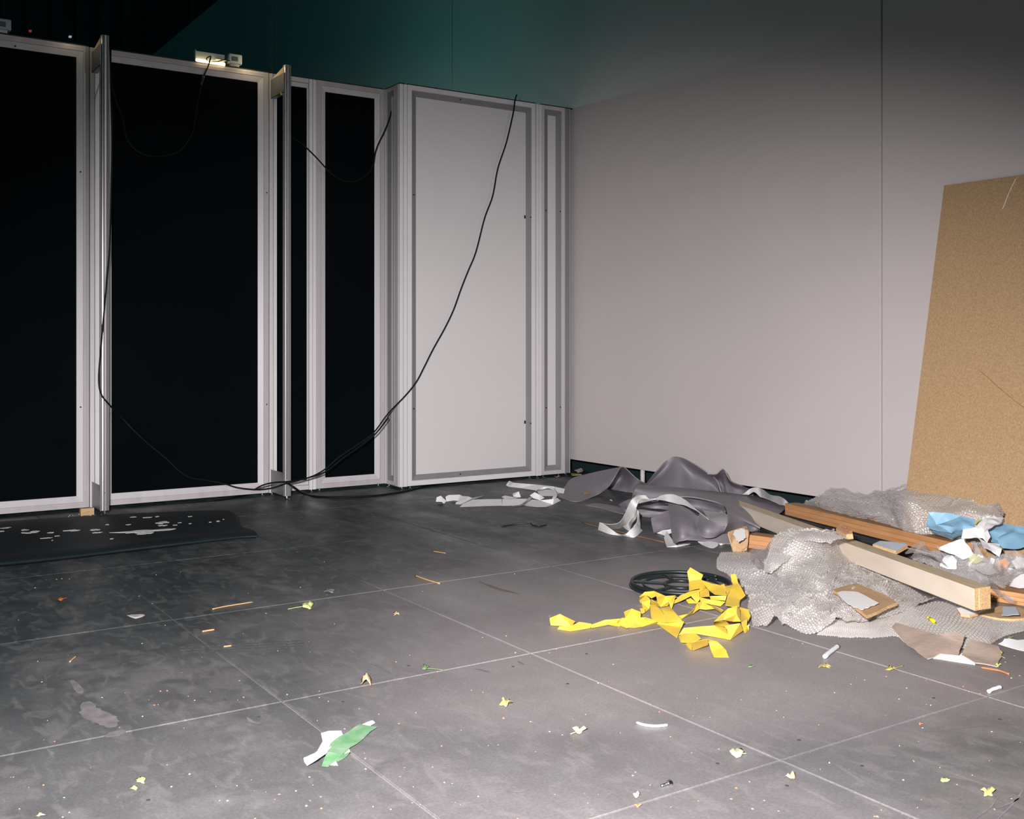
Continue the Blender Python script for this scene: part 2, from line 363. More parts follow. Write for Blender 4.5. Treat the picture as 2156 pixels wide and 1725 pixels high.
# worn marks on the boards: tyre print, curved scratches, rubbed patches (thin films of rubber and scuffed surface)
mk_d = mat('rubber_mark', (.060, .062, .066, 1), .7, var=.5, vscale=25, tint=(.098, .097, .10, 1)); mk_l = mat('scuffed_film', (.21, .19, .195, 1), .8, var=.5, vscale=30, tint=(.12, .112, .116, 1))
mb = MB(); rr = random.Random(5)
for k in range(17):
    for q in range(3):
        if rr.random() < .12: continue
        x = 378+k*15.5+rr.uniform(-2, 2); y = 1368-k*.75+(q-1)*5.5; w_ = rr.uniform(8, 12)
        V = [P(x, y+1.5, .0003), P(x+w_, y+1.2, .0003), P(x+w_+2, y-1.5, .0003), P(x+1, y-1.2, .0003)]; V += [(a, b, .0007) for a, b, c in V]; mb.add(V, BF)
tag(mb.build('tyre_mark', mk_d, floor), kind='stuff')
def mark(name, pts, w_, m):
    c = catmull([P(x, y, .0007) for x, y in pts], 6); V = []; n = len(c); T = np.gradient(c, axis=0)
    for i in range(n):
        s_ = np.array([-T[i][1], T[i][0], 0]); s_ /= np.linalg.norm(s_)+1e-9; ww = w_*(.25+.75*math.sin(math.pi*(i+.5)/n))*rr.uniform(.7, 1.1)
        V += [c[i]-s_*ww, c[i]+s_*ww]
    mk(name, V, [(2*i, 2*i+1, 2*i+3, 2*i+2) for i in range(n-1)], m, floor)
mark('scratch', [(2050, 1725), (2085, 1700), (2103, 1675)], .0022, mk_l); mark('scratch', [(2090, 1705), (2130, 1690), (2156, 1675)], .0022, mk_l); mark('scratch', [(2100, 1725), (2140, 1685), (2160, 1650)], .0022, mk_l)
mark('scratch', [(1940, 1542), (2010, 1535), (2080, 1528)], .0016, mk_l); mark('scratch', [(1065, 1665), (1090, 1667), (1115, 1663)], .004, mk_l); mark('scratch', [(968, 1196), (980, 1186), (992, 1175)], .003, mk_l)
mark('scratch', [(520, 1510), (530, 1520), (548, 1524)], .006, mk_l); mark('scratch', [(1000, 1408), (1018, 1412), (1032, 1416)], .005, mk_l); mark('scratch', [(1090, 1392), (1103, 1400)], .005, mk_l)
mark('scratch', [(600, 1300), (622, 1313), (640, 1326)], .0018, mk_l); mark('scratch', [(720, 1360), (780, 1395), (845, 1428)], .004, mk_l); mark('scratch', [(1180, 1582), (1210, 1594), (1250, 1620)], .004, mk_l)
mark('scuff', [(150, 1432), (165, 1450), (172, 1462)], .012, mk_l); mark('scuff', [(182, 1478), (192, 1500), (225, 1518), (238, 1532)], .03, mk_l); mark('scuff', [(222, 1552), (245, 1545), (262, 1538)], .02, mk_l)
mark('scuff', [(1010, 1225), (1050, 1240), (1090, 1250)], .010, mat('tan_scuff', (.17, .135, .10, 1), .8))

# ------------------------------------------------------------------ right wall of large panels, raised off the floor
WX = 4.84*S; WZ0 = .119*S; WZ1 = 5.85*S
wall = mk('wall_right', boxV(WX+.045, WX+.07, -1.5, 20.8, WZ0, WZ1-.02), BF, M['wall_edge']); tag(wall, kind='structure')
sy = [-.07, 3.717, 8.319, 12.80, 17.3, 23.3]
sy = [s*S for s in sy]; sy[0] = -.9
for a, b in zip(sy[:-1], sy[1:]):
    o = box('wall_panel', WX, WX+.045, a+.005, b-.005, WZ0, WZ1, M['wall'], wall, .0025)
    box('joint_lip', WX-.0012, WX+.002, b-.0105, b-.0075, WZ0, WZ1, M['wall'], o)
for yy in (5.72*S, 1.9*S, 9.6*S):
    mb = MB(); x_, y_ = (WX+.02, yy); mb.cyl(x_, y_, .006, WZ0, .014); mb.cyl(x_, y_, 0, .008, .028)
    mb.build('support_leg', M['white_sheet'], wall, True)
o = box('wall_back', WX+.22, WX+.25, -1.5, 16.2, -.01, 1.2, M['under']); o.name = 'gap_backing'; tag(o, kind='structure')  # dark backing board behind the gap under the wall

# far hall wall with vertical ribs
far = box('wall_back', -14, 14, 21.0, 21.2, 0, 11, M['far']); tag(far, kind='structure')
for k in range(16):
    x = 1.2+k*.42
    box('cladding_rib', x, x+.16, 20.90, 21.0, 0, 11, M['far'], far)
box('column', -4.2, 1.0, 20.4, 21.0, 0, 11, M['far'], far)
wl = box('wall_left', -14.2, -14, -3, 21, 0, 11, M['far']); tag(wl, kind='structure')

# ------------------------------------------------------------------ partition of aluminium frames
YL, YR = 6.72*S, 6.50*S                      # front planes of the left run and of the nearer right run
PZ0, PZ1 = .021*S, 2.772*S
def frame(parent, x0, x1, z0, z1, y, wo, wi, mo, mi_, wol=None, wor=None, axis='x', depth=.05, slope=.010, ribs=True):
    """four mitred members (two stiles, two rails) swept round the rectangle; profile = (inset, depth)"""
    wo_ = dict(l=wol or wo, r=wor or wo, t=wo, b=wo)
    def prof(w): 
        p = [(0, depth), (0, 0)]
        if ribs: p += [(w*.45, 0), (w*.45+.0004, .0012), (w*.45+.0014, .0012), (w*.45+.0018, 0)]
        p += [(w-.0034, 0), (w-.0030, .0045), (w-.0006, .0045), (w, .0010)]
        k = len(p)
        p += [(w+wi-.002, slope), (w+wi, slope+.001), (w+wi, depth)]
        return p, k-1
    def pt(ix, iz, cx, cz, d):
        u = (x0+ix) if cx == 0 else (x1-ix); v = (z0+iz) if cz == 0 else (z1-iz)
        return (u, y+d, v) if axis == 'x' else (y+d, u, v)
    names = {'l': ((0, 0), (0, 1), 'stile'), 'r': ((1, 0), (1, 1), 'stile'), 't': ((0, 1), (1, 1), 'top_rail'), 'b': ((0, 0), (1, 0), 'bottom_rail')}
    for key, (ca, cb, nm) in names.items():
        pm, k = prof(wo_[key]); V = []
        for (cx, cz) in (ca, cb):
            ph, _ = prof(wo_['r' if cx else 'l']); pv, _ = prof(wo_['t' if cz else 'b'])
            for q in range(len(pm)):
                V.append(pt(ph[q][0], pv[q][0], cx, cz, pm[q][1]))
        n = len(pm); F = [(i, i+1, n+i+1, n+i) for i in range(n-1)]; mi = [0 if i < k else 1 for i in range(n-1)]
        o = mk(nm, V, F, None, parent, mats=[mo, mi_], mi=mi)
        bm = bmesh.new(); bm.from_mesh(o.data); bmesh.ops.recalc_face_normals(bm, faces=bm.faces[:]); bm.to_mesh(o.data); bm.free()
def infill(parent, x0, x1, z0, z1, y, m, name='infill_panel', axis='x'):
    if axis == 'x': return box(name, x0, x1, y, y+.004, z0, z1, m, parent)
    return box(name, y, y+.004, x0, x1, z0, z1, m, parent)
def levelling_foot(parent, x, y, top=PZ0):
    mb = MB(); mb.cyl(x, y, .0, .004, .016, .013); mb.cyl(x, y, .004, .008, .012, .006); mb.cyl(x, y, .008, top+.004, .0045); mb.cyl(x, y, .0125, .0165, .0085, .0085, 6)
    mb.build('levelling_foot', M['steel'], parent)
def dots(parent, pts, y, r=.0042, m=None):
    mb = MB()
    for x, z in pts:
        n = 10; V = [(x+r*math.cos(2*math.pi*k/n), y-.0008, z+r*math.sin(2*math.pi*k/n)) for k in range(n)]+[(x+r*math.cos(2*math.pi*k/n), y+.003, z+r*math.sin(2*math.pi*k/n)) for k in range(n)]
        mb.add(V, [tuple(range(n))]+[(k, (k+1) % n, n+(k+1) % n, n+k) for k in range(n)])
    mb.build('lock_hole', m or M['gasket'], parent)
def panel(label, x0, x1, y, wo, wi, m_in, mo, mi_, name='partition_panel', wol=None, wor=None, slope=.010, feet=True, holes=()):
    t = thing(name, label, 'partition', ((x0+x1)/2, y, 0), 'framed panels of the partition')
    frame(t, x0, x1, PZ0, PZ1, y, wo, wi, mo, mi_, wol, wor, slope=slope)
    a, b = (wol or wo)+wi, (wor or wo)+wi
    infill(t, x0+a-.004, x1-b+.004, PZ0+wo+wi-.004, PZ1-wo-wi+.004, y+slope+.004, m_in)
    box('top_cover', x0, x1, y-.0015, y+.052, PZ1, PZ1+.006, M['gasket'], t)
    if feet:
        levelling_foot(t, x0+.03, y+.025); levelling_foot(t, x1-.03, y+.025)
    if holes: dots(t, holes, y)
    return t
h_ = lambda fx: [(fx, 1.95*S), (fx, .62*S)]
A, AD, AB = M['alu'], M['alu_dark'], M['alu_bright']
panel('black-filled frame at the left edge of the picture, beside the pale wood block', .30*S, 1.404*S, YL, .031, .031, M['black_cloth'], M['alu_outer'], A, holes=[(1.356*S, 2.02*S), (1.356*S, .62*S), (1.00*S, 2.715*S)])
panel('widest black-filled frame, between the two free-standing posts and under the lit lamp', 1.466*S, 2.521*S, YL, .031, .031, M['black_cloth'], M['alu_outer'], A, holes=[(2.508*S, 1.985*S), (2.508*S, .60*S)])
t = panel('black-filled narrow frame between the second free-standing post and the return panel', 2.855*S, 3.362*S, YL, .031, .031, M['black_cloth'], M['alu_outer'], A, holes=[])
# very narrow bay without stiles
t = thing('partition_panel', 'narrowest black-filled bay, behind the second free-standing post', 'partition', (2.69*S, YL, 0), 'framed panels of the partition')
for nm, z0, z1 in (('top_rail', PZ1-.056, PZ1), ('bottom_rail', PZ0, PZ0+.056)):
    for a, b, d in ((z0, z0+.027, 0 if nm[0] == 'b' else .006), (z0+.0285, z1, .006 if nm[0] == 'b' else 0)):
        box(nm, 2.580*S, 2.801*S, YL+d, YL+.05, a, b, A, t, .001)
box('stile', 2.790*S, 2.801*S, YL+.004, YL+.05, PZ0+.056, PZ1-.056, A, t, .001)
infill(t, 2.578*S, 2.791*S, PZ0+.05, PZ1-.05, YL+.012, M['black_cloth'])
box('top_cover', 2.58*S, 2.801*S, YL-.0015, YL+.052, PZ1, PZ1+.006, M['gasket'], t)
# upright connectors
def upright(label, x0, x1, y, m, strips=2, name='upright_profile', grp='upright profiles between the panels', foot=True, gap=.0028):
    t = thing(name, label, 'post', ((x0+x1)/2, y, 0), grp)
    box('core', x0+.002, x1-.002, y+.002, y+.05, PZ0+.002, PZ1-.002, M['gasket'], t)
    wd = (x1-x0-gap*(strips-1))/strips
    for k in range(strips):
        a = x0+k*(wd+gap); box('face_strip', a, a+wd, y-.004, y+.012, PZ0-.002, PZ1-.002, m, t, .0008)
    if foot: levelling_foot(t, (x0+x1)/2, y+.018)
    return t
upright('bright upright profile just left of the first free-standing post', 1.4085*S, 1.462*S, YL, AB, 2)
upright('bright upright profile just left of the second free-standing post', 2.5265*S, 2.576*S, YL, AB, 2)
upright('bright upright profile between the narrowest bay and the narrow black frame', 2.804*S, 2.852*S, YL, AB, 2)
# return between the two planes
t = thing('partition_panel', 'slim return panel turned sideways beside the narrow black frame', 'partition', (3.372*S, 6.61*S, 0), 'framed panels of the partition')
frame(t, YR+.055, YL-.004, PZ0, PZ1, 3.368*S, .026, .030, A, AD, axis='y', slope=.012)
infill(t, YR+.055+.05, YL-.05, PZ0+.05, PZ1-.05, 3.368*S+.014, M['white_sheet'], axis='y')
box('inner_corner_profile', 3.362*S-.001, 3.368*S+.012, YL-.012, YL+.03, PZ0, PZ1, A, t)
box('top_cover', 3.366*S, 3.41*S, YR, YL, PZ1, PZ1+.006, M['gasket'], t)
levelling_foot(t, 3.382*S, YL-.03)
c = upright('wide bright corner upright left of the white panel', 3.366*S, 3.424*S, YR, AB, 2, name='corner_upright', gap=.0035)
box('side_strip', 3.366*S-.004, 3.366*S+.004, YR+.012, YR+.053, PZ0, PZ1-.002, A, c)
t = panel('large white-filled frame with a black cable hanging across it', 3.429*S, 4.492*S, YR, .031, .034, M['white_sheet'], AB, AD, slope=.013,
      holes=[(3.479*S, 2.02*S), (3.479*S, .55*S), (4.452*S, 1.93*S), (4.452*S, .41*S), (3.85*S, .056*S+.018), (3.85*S, 2.722*S)])
for z in (1.93*S, .42*S): box('clip', 4.402*S, 4.41*S, YR+.006, YR+.013, z-.010, z+.010, M['gasket'], t)
upright('bright upright profile between the large and the slim white-filled frames', 4.4985*S, 4.5435*S, YR, AB, 2)
t = panel('slim white-filled frame beside the grey wall', 4.5465*S, 4.757*S, YR, .026, .034, M['white_sheet'], A, AD, slope=.013,
      holes=[(4.592*S, 1.99*S), (4.592*S, .52*S), (4.722*S, 1.99*S), (4.722*S, .52*S)])
t = thing('end_upright', 'dark grey end upright where the partition meets the wall', 'post', (4.786*S, YR, 0), 'upright profiles between the panels')
box('core', 4.759*S, 4.815*S, YR+.003, YR+.05, PZ0, PZ1, M['gasket'], t)
box('face_strip', 4.762*S, 4.804*S, YR-.001, YR+.02, PZ0, PZ1, M['alu_dark'], t, .001)
box('edge_strip', 4.757*S, 4.7605*S, YR-.003, YR+.02, PZ0, PZ1, A, t); box('edge_strip', 4.8055*S, 4.809*S, YR-.003, YR+.02, PZ0, PZ1, A, t)
box('top_cover', 4.757*S, 4.835*S, YR-.0015, YR+.052, PZ1, PZ1+.006, M['gasket'], t)
levelling_foot(t, 4.786*S, YR+.02)

# free-standing ribbed posts held off the partition by sheet-metal brackets
def ribbed_post(label, xc, yc, z0, z1, brk):
    t = thing('aluminium_post', label, 'post', (xc, yc, 0), 'free-standing ribbed posts')
    n = 48; R = .0205; V = []
    for z in (z0, z1):
        for k in range(n):
            a = 2*math.pi*k/n; r = R/(max(abs(math.cos(a)), abs(math.sin(a)))**.55)
            if k % 6 in (3,): r -= .0075
            V.append((xc+r*math.cos(a), yc+r*math.sin(a), z))
    F = [(k, (k+1) % n, n+(k+1) % n, n+k) for k in range(n)]+[tuple(range(n-1, -1, -1)), tuple(range(n, 2*n))]
    mk('shaft', V, F, M['alu_post'], t)
    mb = MB(); mb.cyl(xc, yc, 0, .004, .021, .017); mb.cyl(xc, yc, .004, .009, .015, .008); mb.cyl(xc, yc, .008, z0+.002, .006)
    mb.build('levelling_foot', M['steel'], t)
    ylink = YL-.004
    for (za, zb, nm) in ((.022, .155, 'lower_bracket'), (z1-.155, z1-.045, 'upper_bracket')):
        xa = xc-.024
        b = mk(nm, boxV(xa, xa+.002, yc-.012, ylink, za, zb), BF, M['galv'], t)
        if nm == 'upper_bracket':
            # bent channel: far side plate rises to a gusset, warm lamplight painted as cream
            V = [(xa+.0025, yc, zb-.02), (xa+.0025, ylink, zb-.02), (xa+.0025, ylink, zb), (xa+.0025, yc, zb+.036)]
            V += [(x+.002, y, z) for x, y, z in V]
            mk('gusset', V, BF, M['cream'], t)
            box('bracket_floor', xa, xa+.03, yc, ylink, za, za+.002, M['galv'], t)
        else:
            box('bracket_floor', xa, xa+.03, yc, ylink, za, za+.002, M['galv'], t)
    for zz in ((z0+.09), (z1-.10)):
        MB().cyl(xc-.006, yc-R-.001, zz, zz+.006, .003).build('screw', M['steel'], t)
    return t
ribbed_post('free-standing ribbed post left of the widest black frame, a pale wood block at its foot', 1.4445*S, 6.50*S, .025, 2.790*S, 1)
ribbed_post('free-standing ribbed post in front of the narrowest black bay, next to the lit lamp', 2.560*S, 6.50*S, .022, 2.777*S, 1)

lamp('gusset_fill', 'POINT', (2.39*S, 6.62*S, 2.80*S), (0, 0, 0), .35, (1, .78, .45), shadow_soft_size=.01)  # unseen warm lights added beside the posts to brighten the gussets
lamp('gusset_fill', 'POINT', (1.30*S, 6.62*S, 2.80*S), (0, 0, 0), .10, (1, .78, .45), shadow_soft_size=.01)
# lamps clipped to the top edge
def fixture(label, xa, xb, lit=True):
    z = PZ1+.006
    t = thing('strip_lamp', label, 'lamp', ((xa+xb)/2, YL, z))
    if lit:
        box('housing', xa, xa+.17, YL+.006, YL+.03, z+.004, z+.062, M['box_grey'], t, .002)
        box('end_plate', xa-.003, xa, YL-.004, YL+.03, z, z+.066, M['alu'], t)
        tb = tube('lit_tube', [(xa+.003, YL-.006, z+.006), (xa+.165, YL-.006, z+.003)], .0085, M['tube'], t, 10, 0)
        tb['label'] = 'glowing warm tube'
        box('bent_reflector', xa+.115, xa+.175, YL-.006, YL+.006, z+.026, z+.031, M['cream'], t)
    return t
fx = PY(412, 130, YL)[0]; lamp_o = fixture('lit strip lamp with warm glowing tube on top of the widest black frame', fx, fx+.3)
def driver(label, x, z=PZ1+.006):
    t = thing('driver_box', label, 'power supply', (x, YL, z), 'grey driver boxes on top of the partition')
    box('housing', x, x+.078, YL-.012, YL+.05, z+.016, z+.072, M['box_grey'], t, .006)
    box('label_plate', x+.014, x+.052, YL-.0132, YL-.0115, z+.030, z+.056, M['dark_blue'], t)
    box('clip', x+.010, x+.062, YL-.006, YL+.04, z, z+.017, M['galv'], t, .002)
    return t
driver('grey driver box beside the lit strip lamp', PY(481, 130, YL)[0])
driver('grey driver box at the very top left corner of the picture', PY(-12, 60, YL)[0])
tag(recenter(tube('lamp_cable', [PY(x, y, YL-.012) for x, y in ((444, 118), (436, 122), (437, 128), (455, 130), (472, 126), (483, 128))], .003, M['cable'])), 'short black lead from the lit strip lamp to the grey driver box', 'cable')
tag(recenter(box('warning_light', *(lambda p: (p[0]-.02, p[0]+.02, 20.33, 20.40, p[2]-.012, p[2]+.012))(PY(64, 65, 20.35)), M['red_led'])), 'tiny red light glowing far away in the dark hall', 'light')
tag(recenter(box('indicator_light', *(lambda p: (p[0]-.02, p[0]+.02, 20.33, 20.40, p[2]-.012, p[2]+.012))(PY(148, 77, 20.35)), M['white_led'])), 'tiny pale light far away in the dark hall above the left frame', 'light')

# ------------------------------------------------------------------ cables
def cab(label, pts, r=.0045, n=8):
    return tag(recenter(tube('power_cable', pts, r, M['cable'], n=n)), label, 'cable', 'black cables')
Yc = YR-.030
c3 = [PY(1088, 200, YR+.03), PY(1086, 205, YR+.005), PY(1084, 214, YR-.010)]+[PY(x, y, Yc) for x, y in ((1080, 240), (1066, 300), (1048, 355), (1037, 413), (1020, 460), (1002, 530), (985, 572), (970, 610), (955, 652), (937, 690), (912, 735), (893, 773), (876, 805), (852, 835), (818, 870), (786, 912), (752, 937), (715, 962), (682, 990), (650, 1006), (612, 1014))]
c3 += [PY(580, 1016, YR-.03), PY(553, 1022, YR-.03), P(527, 1036, .02), P(500, 1047, .005), P(440, 1054, .005), P(385, 1058, .005), P(330, 1061, .005)]
cab('black cable hanging across the large white-filled frame down to the second post', c3, .0046)
Y2 = 6.46*S
c2 = [PY(233, 96, YL+.01), PY(233, 103, YL-.01), PY(233, 130, YL-.05), PY(234, 200, Y2), PY(236, 300, Y2), PY(234, 420, Y2), PY(231, 520, Y2), PY(224, 600, Y2), PY(217, 680, Y2), PY(211, 750, Y2), PY(208, 800, Y2), PY(213, 830, Y2-.01), PY(228, 850, Y2), PY(250, 873, YL-.03), PY(283, 908, YL-.03), PY(318, 940, YL-.03), PY(350, 966, YL-.03), PY(375, 990, YL-.03), PY(400, 1006, YL-.03), PY(430, 1011, YL-.03), PY(470, 1018, YL-.03), PY(500, 1027, YL-.04), PY(540, 1031, YL-.05), PY(572, 1028, YL-.05), PY(600, 1019, YR-.03), PY(640, 1009, YR-.045), PY(684, 994, YR-.045), PY(720, 966, YR-.045), PY(760, 938, YR-.045), PY(792, 912, YR-.05), PY(818, 880, YR-.045)]
cab('black cable running down the first post and sagging across the widest black frame', c2, .0042)
cab('black cable looping below the lit strip lamp in front of the widest black frame', [PY(x, y, YL-.016) for x, y in ((444, 120), (438, 140), (430, 158), (424, 178), (416, 215), (411, 250), (405, 280), (390, 305), (370, 322), (330, 330), (295, 322), (268, 295), (258, 250), (245, 215), (236, 180), (233, 150), (232, 105))], .004)
tag(recenter(MB().tube(catmull([PY(429, 160, YL-.017), PY(423, 180, YL-.017)], 3), .0075, 10).build('cable_plug', M['black'], None, True)), 'black inline plug hanging below the lit strip lamp', 'plug')
cab('black cable drooping from the top of the return panel over the narrow black frame', [PY(837, 176, YL-.0), PY(833, 186, 6.60*S)]+[PY(x, y, YL-.06) for x, y in ((828, 215), (820, 250), (808, 280), (798, 300), (790, 322), (786, 345), (776, 365), (755, 379), (735, 383), (712, 376), (690, 358), (668, 334), (648, 314), (632, 300), (612, 290), (600, 288))], .0045)
cab('black cable lying along the floor at the foot of the white-filled frames', [PY(606, 1018, YR-.025), PY(620, 1027, YR-.04), P(640, 1040, .006), P(668, 1046, .006), P(720, 1047, .006), P(790, 1044, .006), P(850, 1035, .006), P(905, 1022, .006), P(970, 1015, .006), P(1040, 1009, .006), P(1110, 1003, .006), P(1180, 1000, .006)], .006)
cab('thin black cable on the floor beneath the widest black frame', [P(325, 1062, .005), P(400, 1056, .005), P(470, 1052, .005), P(530, 1040, .005), P(580, 1033, .005)], .0045)
t = tag(recenter(tube('tag_lead', [PY(588, 168, 6.6*S), PY(592, 180, 6.56*S), PY(594, 192, 6.54*S)], .003, M['cable'])), 'short black lead with a yellow tag behind the second post', 'cable')
g = PY(592.5, 196, 6.53*S); box('yellow_tag', g[0]-.005, g[0]+.005, g[1]-.003, g[1]+.003, g[2]-.012, g[2]+.010, M['yellowtag'], t)

# ------------------------------------------------------------------ left: mat, block
mt = thing('foam_mat', 'long black foam mat with white paint smears lying in front of the left frames', 'mat', P(200, 1150))
rows = [[(-60, 1103, .001), (100, 1093, .001), (250, 1084, .001), (380, 1078, .001), (470, 1076, .001), (488, 1079, .001)],
        [(-60, 1120, .006), (100, 1110, .006), (250, 1098, .006), (380, 1090, .006), (480, 1084, .006), (503, 1092, .001)],
        [(-60, 1150, .008), (100, 1138, .008), (250, 1126, .008), (400, 1114, .008), (498, 1106, .008), (507, 1108, .001)],
        [(-60, 1172, .012), (100, 1156, .012), (250, 1140, .012), (400, 1126, .012), (500, 1117, .012), (530, 1116, .012)],
        [(-60, 1182, .028), (100, 1166, .028), (250, 1149, .027), (400, 1132, .025), (500, 1122, .022), (536, 1119, .020)],
        [(-60, 1193, .020), (100, 1177, .020), (250, 1159, .019), (400, 1141, .017), (500, 1129, .015), (541, 1126, .014)],
        [(-60, 1198, .004), (100, 1182, .004), (250, 1164, .004), (400, 1146, .004), (500, 1134, .004), (540, 1131, .004)],
        [(-60, 1190, .002), (100, 1174, .002), (250, 1156, .002), (400, 1140, .002), (500, 1130, .002), (530, 1127, .002)]]
ms = sheet('rolled_sheet', rows, PXC, 90, 60, M['mat_black'], mt, thick=.004)
from mathutils.bvhtree import BVHTree
bvh = BVHTree.FromPolygons([v.co.copy() for v in ms.data.vertices], [tuple(p.vertices) for p in ms.data.polygons])
def on_mat(x, y):
    h = bvh.ray_cast(Vector((0, 0, S)), Vector(ray(x, y)).normalized()); return h[0]+Vector((0, 0, .0008)) if h[0] else None
pm = MB()
def smear(mb, x, y, L, W, z, slope=-.06, seed=0):
    rr = random.Random(seed); n = 18; top = []
    for k in range(n):
        a = 2*math.pi*k/n; r = 1+rr.uniform(-.45, .45)
        px = x+L*.5*r*math.cos(a); py = y+W*.5*r*math.sin(a)+slope*(L*.5*r*math.cos(a)); q_ = on_mat(px, py); top.append(tuple(q_) if q_ else None)
    if any(q_ is None for q_ in top): return
    V = top+[(p[0], p[1], p[2]-.0012) for p in top]; mb.add(V, [tuple(range(n))]+[(k, n+k, n+(k+1) % n, (k+1) % n) for k in range(n)])
for i, (x, y, L, W) in enumerate(((298, 1119, 106, 6), (303, 1123, 32, 6), (340, 1101, 24, 6), (343, 1107, 16, 3), (356, 1115, 24, 3), (152, 1117, 30, 4), (200, 1116, 18, 4), (203, 1122, 20, 3), (52, 1116, 14, 4), (75, 1119, 20, 3), (62, 1122, 34, 3), (106, 1122, 12, 3), (120, 1129, 10, 2), (226, 1105, 8, 3), (270, 1105, 10, 2), (378, 1101, 6, 2), (400, 1103, 6, 2), (442, 1100, 5, 2), (459, 1098, 8, 3), (470, 1094, 4, 2), (100, 1133, 16, 2), (110, 1138, 4, 2), (235, 1135, 6, 2), (330, 1088, 8, 3), (310, 1090, 16, 2), (280, 1089, 12, 2), (400, 1088, 8, 1.5), (369, 1106, 8, 2), (10, 1112, 20, 3), (4, 1119, 10, 3), (90, 1134, 8, 1.5))):
    smear(pm, x, y, L, W*.75, .0130, seed=i)
for i, (x, y, L, W) in enumerate(((159, 1174, 7, 4),)): smear(pm, x, y, L, W, .0300, seed=90)
s_ = pm.build('paint_smears', M['paint_white'], mt); tag(s_, 'white dried paint', kind='stuff')
a = P(170, 1086.5); b = P(198.5, 1084); u = Vector((b[0]-a[0], b[1]-a[1], 0)); n = Vector((-u.y, u.x, 0)).normalized()*.03
V = [Vector(a), Vector(b), Vector(b)+n, Vector(a)+n]; V += [v+Vector((0, 0, .036)) for v in V]
tag(recenter(bev(mk('wood_block', V, BF, M['pine']), .001)), 'small pale wood block under the lower left frame, left of the first post', 'block')
cb = MB()
for k in range(70):
    x = random.gauss(187, 18); y = random.gauss(1088, 2.2); c = P(x, y, 0); r = random.uniform(.0012, .004)
    cb.add([(c[0]-r, c[1], 0), (c[0]+r, c[1]-r, 0), (c[0]+r*.5, c[1]+r, 0), (c[0], c[1], r*1.2)], [(0, 1, 3), (1, 2, 3), (2, 0, 3), (0, 2, 1)])
tag(recenter(cb.build('sawdust', M['cream_crumb'])), 'pale crumbs of sawdust around the small wood block', 'debris', kind='stuff')

# ------------------------------------------------------------------ leaning hardboard
MY = 3.325*S; XF, XT, ZT = 4.471*S, 4.832*S, 1.8006*S
V = [(XF, MY-1.3, .0), (XF, MY, .0), (XT, MY, ZT), (XT, MY-1.3, ZT)]
nx, nz = ZT, XT-XF; nl = math.hypot(nx, nz); off = (-nx/nl*.008, 0, nz/nl*.008)
V = [(x+off[0], y, z+off[2]) for x, y, z in V]+V
o = mk('hardboard_sheet', V, BF, None, mats=[M['mdf'], M['mdf_edge']], mi=[0, 0, 1, 1, 1, 1]); tag(recenter(o), 'tall brown hardboard sheet leaning against the grey wall at the right', 'board')
def on_board(px, py, lift=.0015):
    d = Vector(ray(px, py)); n = Vector((-nx/nl, 0, nz/nl)); p0 = Vector(V[0])
    t_ = (p0-Vector((0, 0, S))).dot(n)/d.dot(n); return Vector((0, 0, S))+d*t_+n*lift
bo = o
for nm, pts, r, m in (('pale_scratch', [(2139, 376), (2131, 392), (2122, 412), (2111, 440)], .0012, M['paint_white']), ('brown_scratch', [(2064, 782), (2080, 795), (2110, 822), (2156, 858), (2200, 880)], .0010, mat('brown_mark', srgb(140, 96, 44), .8))):
    tr = tube(nm, [on_board(x, y, .0002) for x, y in pts], r, m, n=5); tr.parent = bo; tr.location = -Vector(bo.location)

# ------------------------------------------------------------------ ribbons
def strips(name, runs, conv, mat_, parent=None, thick=.0012, n=7):
    V = []; F = []
    for run in runs:
        a = catmull([P(*conv(p[0][0], p[0][1]), max(p[0][2], .0015)) for p in run], n); b = catmull([P(*conv(p[1][0], p[1][1]), max(p[1][2], .0015)) for p in run], n)
        base = len(V); m = len(a)
        for i in range(m):
            mid = (a[i]+b[i])/2; V += [a[i], mid, b[i]]
        for i in range(m-1):
            q = base+3*i; F += [(q, q+1, q+4, q+3), (q+1, q+2, q+5, q+4)]
    V = [(v[0], v[1], max(v[2], .0012)) for v in V]
    o = mk(name, V, F, mat_, parent, True); return bake_solid(o, thick)

K1 = cv(1160, 940, 6.7375); K2 = cv(1400, 940, 6.7375); K3 = cv(900, 990, 6.7375); K5 = cv(1300, 1180, 6.7375)
Z6 = cv(1100, 1150, 3.593); Z7 = cv(1480, 1000, 3.189); Z8 = cv(1860, 980, 3.75); KG = cv(560, 1480, 7.187)
FO = M['foam']
def jag(G):
    n = vnoise(G[:, :, 0]*9+3, G[:, :, 1]*9, 5); G[:, :, 2] += .004*n; return G
# ---- left foam fold
t = thing('foam_sheet', 'grey foam sheet folded into an arch next to the partition end and wall gap', 'foam', P(1240, 1050))
left = [[(80, 712, 0), (350, 792, 0), (640, 692, .012), (800, 585, .065), (900, 442, .125), (985, 300, .17)],
        [(110, 680, 0), (330, 720, .004), (590, 610, .03), (750, 520, .08), (880, 405, .13), (988, 298, .17)],
        [(150, 640, .0), (310, 620, .008), (540, 520, .045), (720, 440, .09), (870, 360, .135), (990, 296, .17)],
        [(190, 588, .0), (290, 465, .02), (500, 400, .06), (740, 345, .115), (880, 318, .145), (995, 295, .17)]]
sheet('left_leg', left, K1, 40, 24, FO, t, .005)
sheet('right_leg', [[(987, 297, .170), (1045, 300, .165), (1150, 400, .12), (1250, 480, .09), (1350, 530, .06), (1450, 575, .04)],
                    [(900, 440, .08), (990, 440, .07), (1080, 500, .06), (1180, 560, .05), (1280, 590, .03), (1380, 620, .02)],
                    [(800, 602, 0), (900, 622, 0), (1000, 642, 0), (1100, 655, 0), (1170, 668, 0), (1300, 690, 0)]], K1, 34, 20, FO, t, .005)
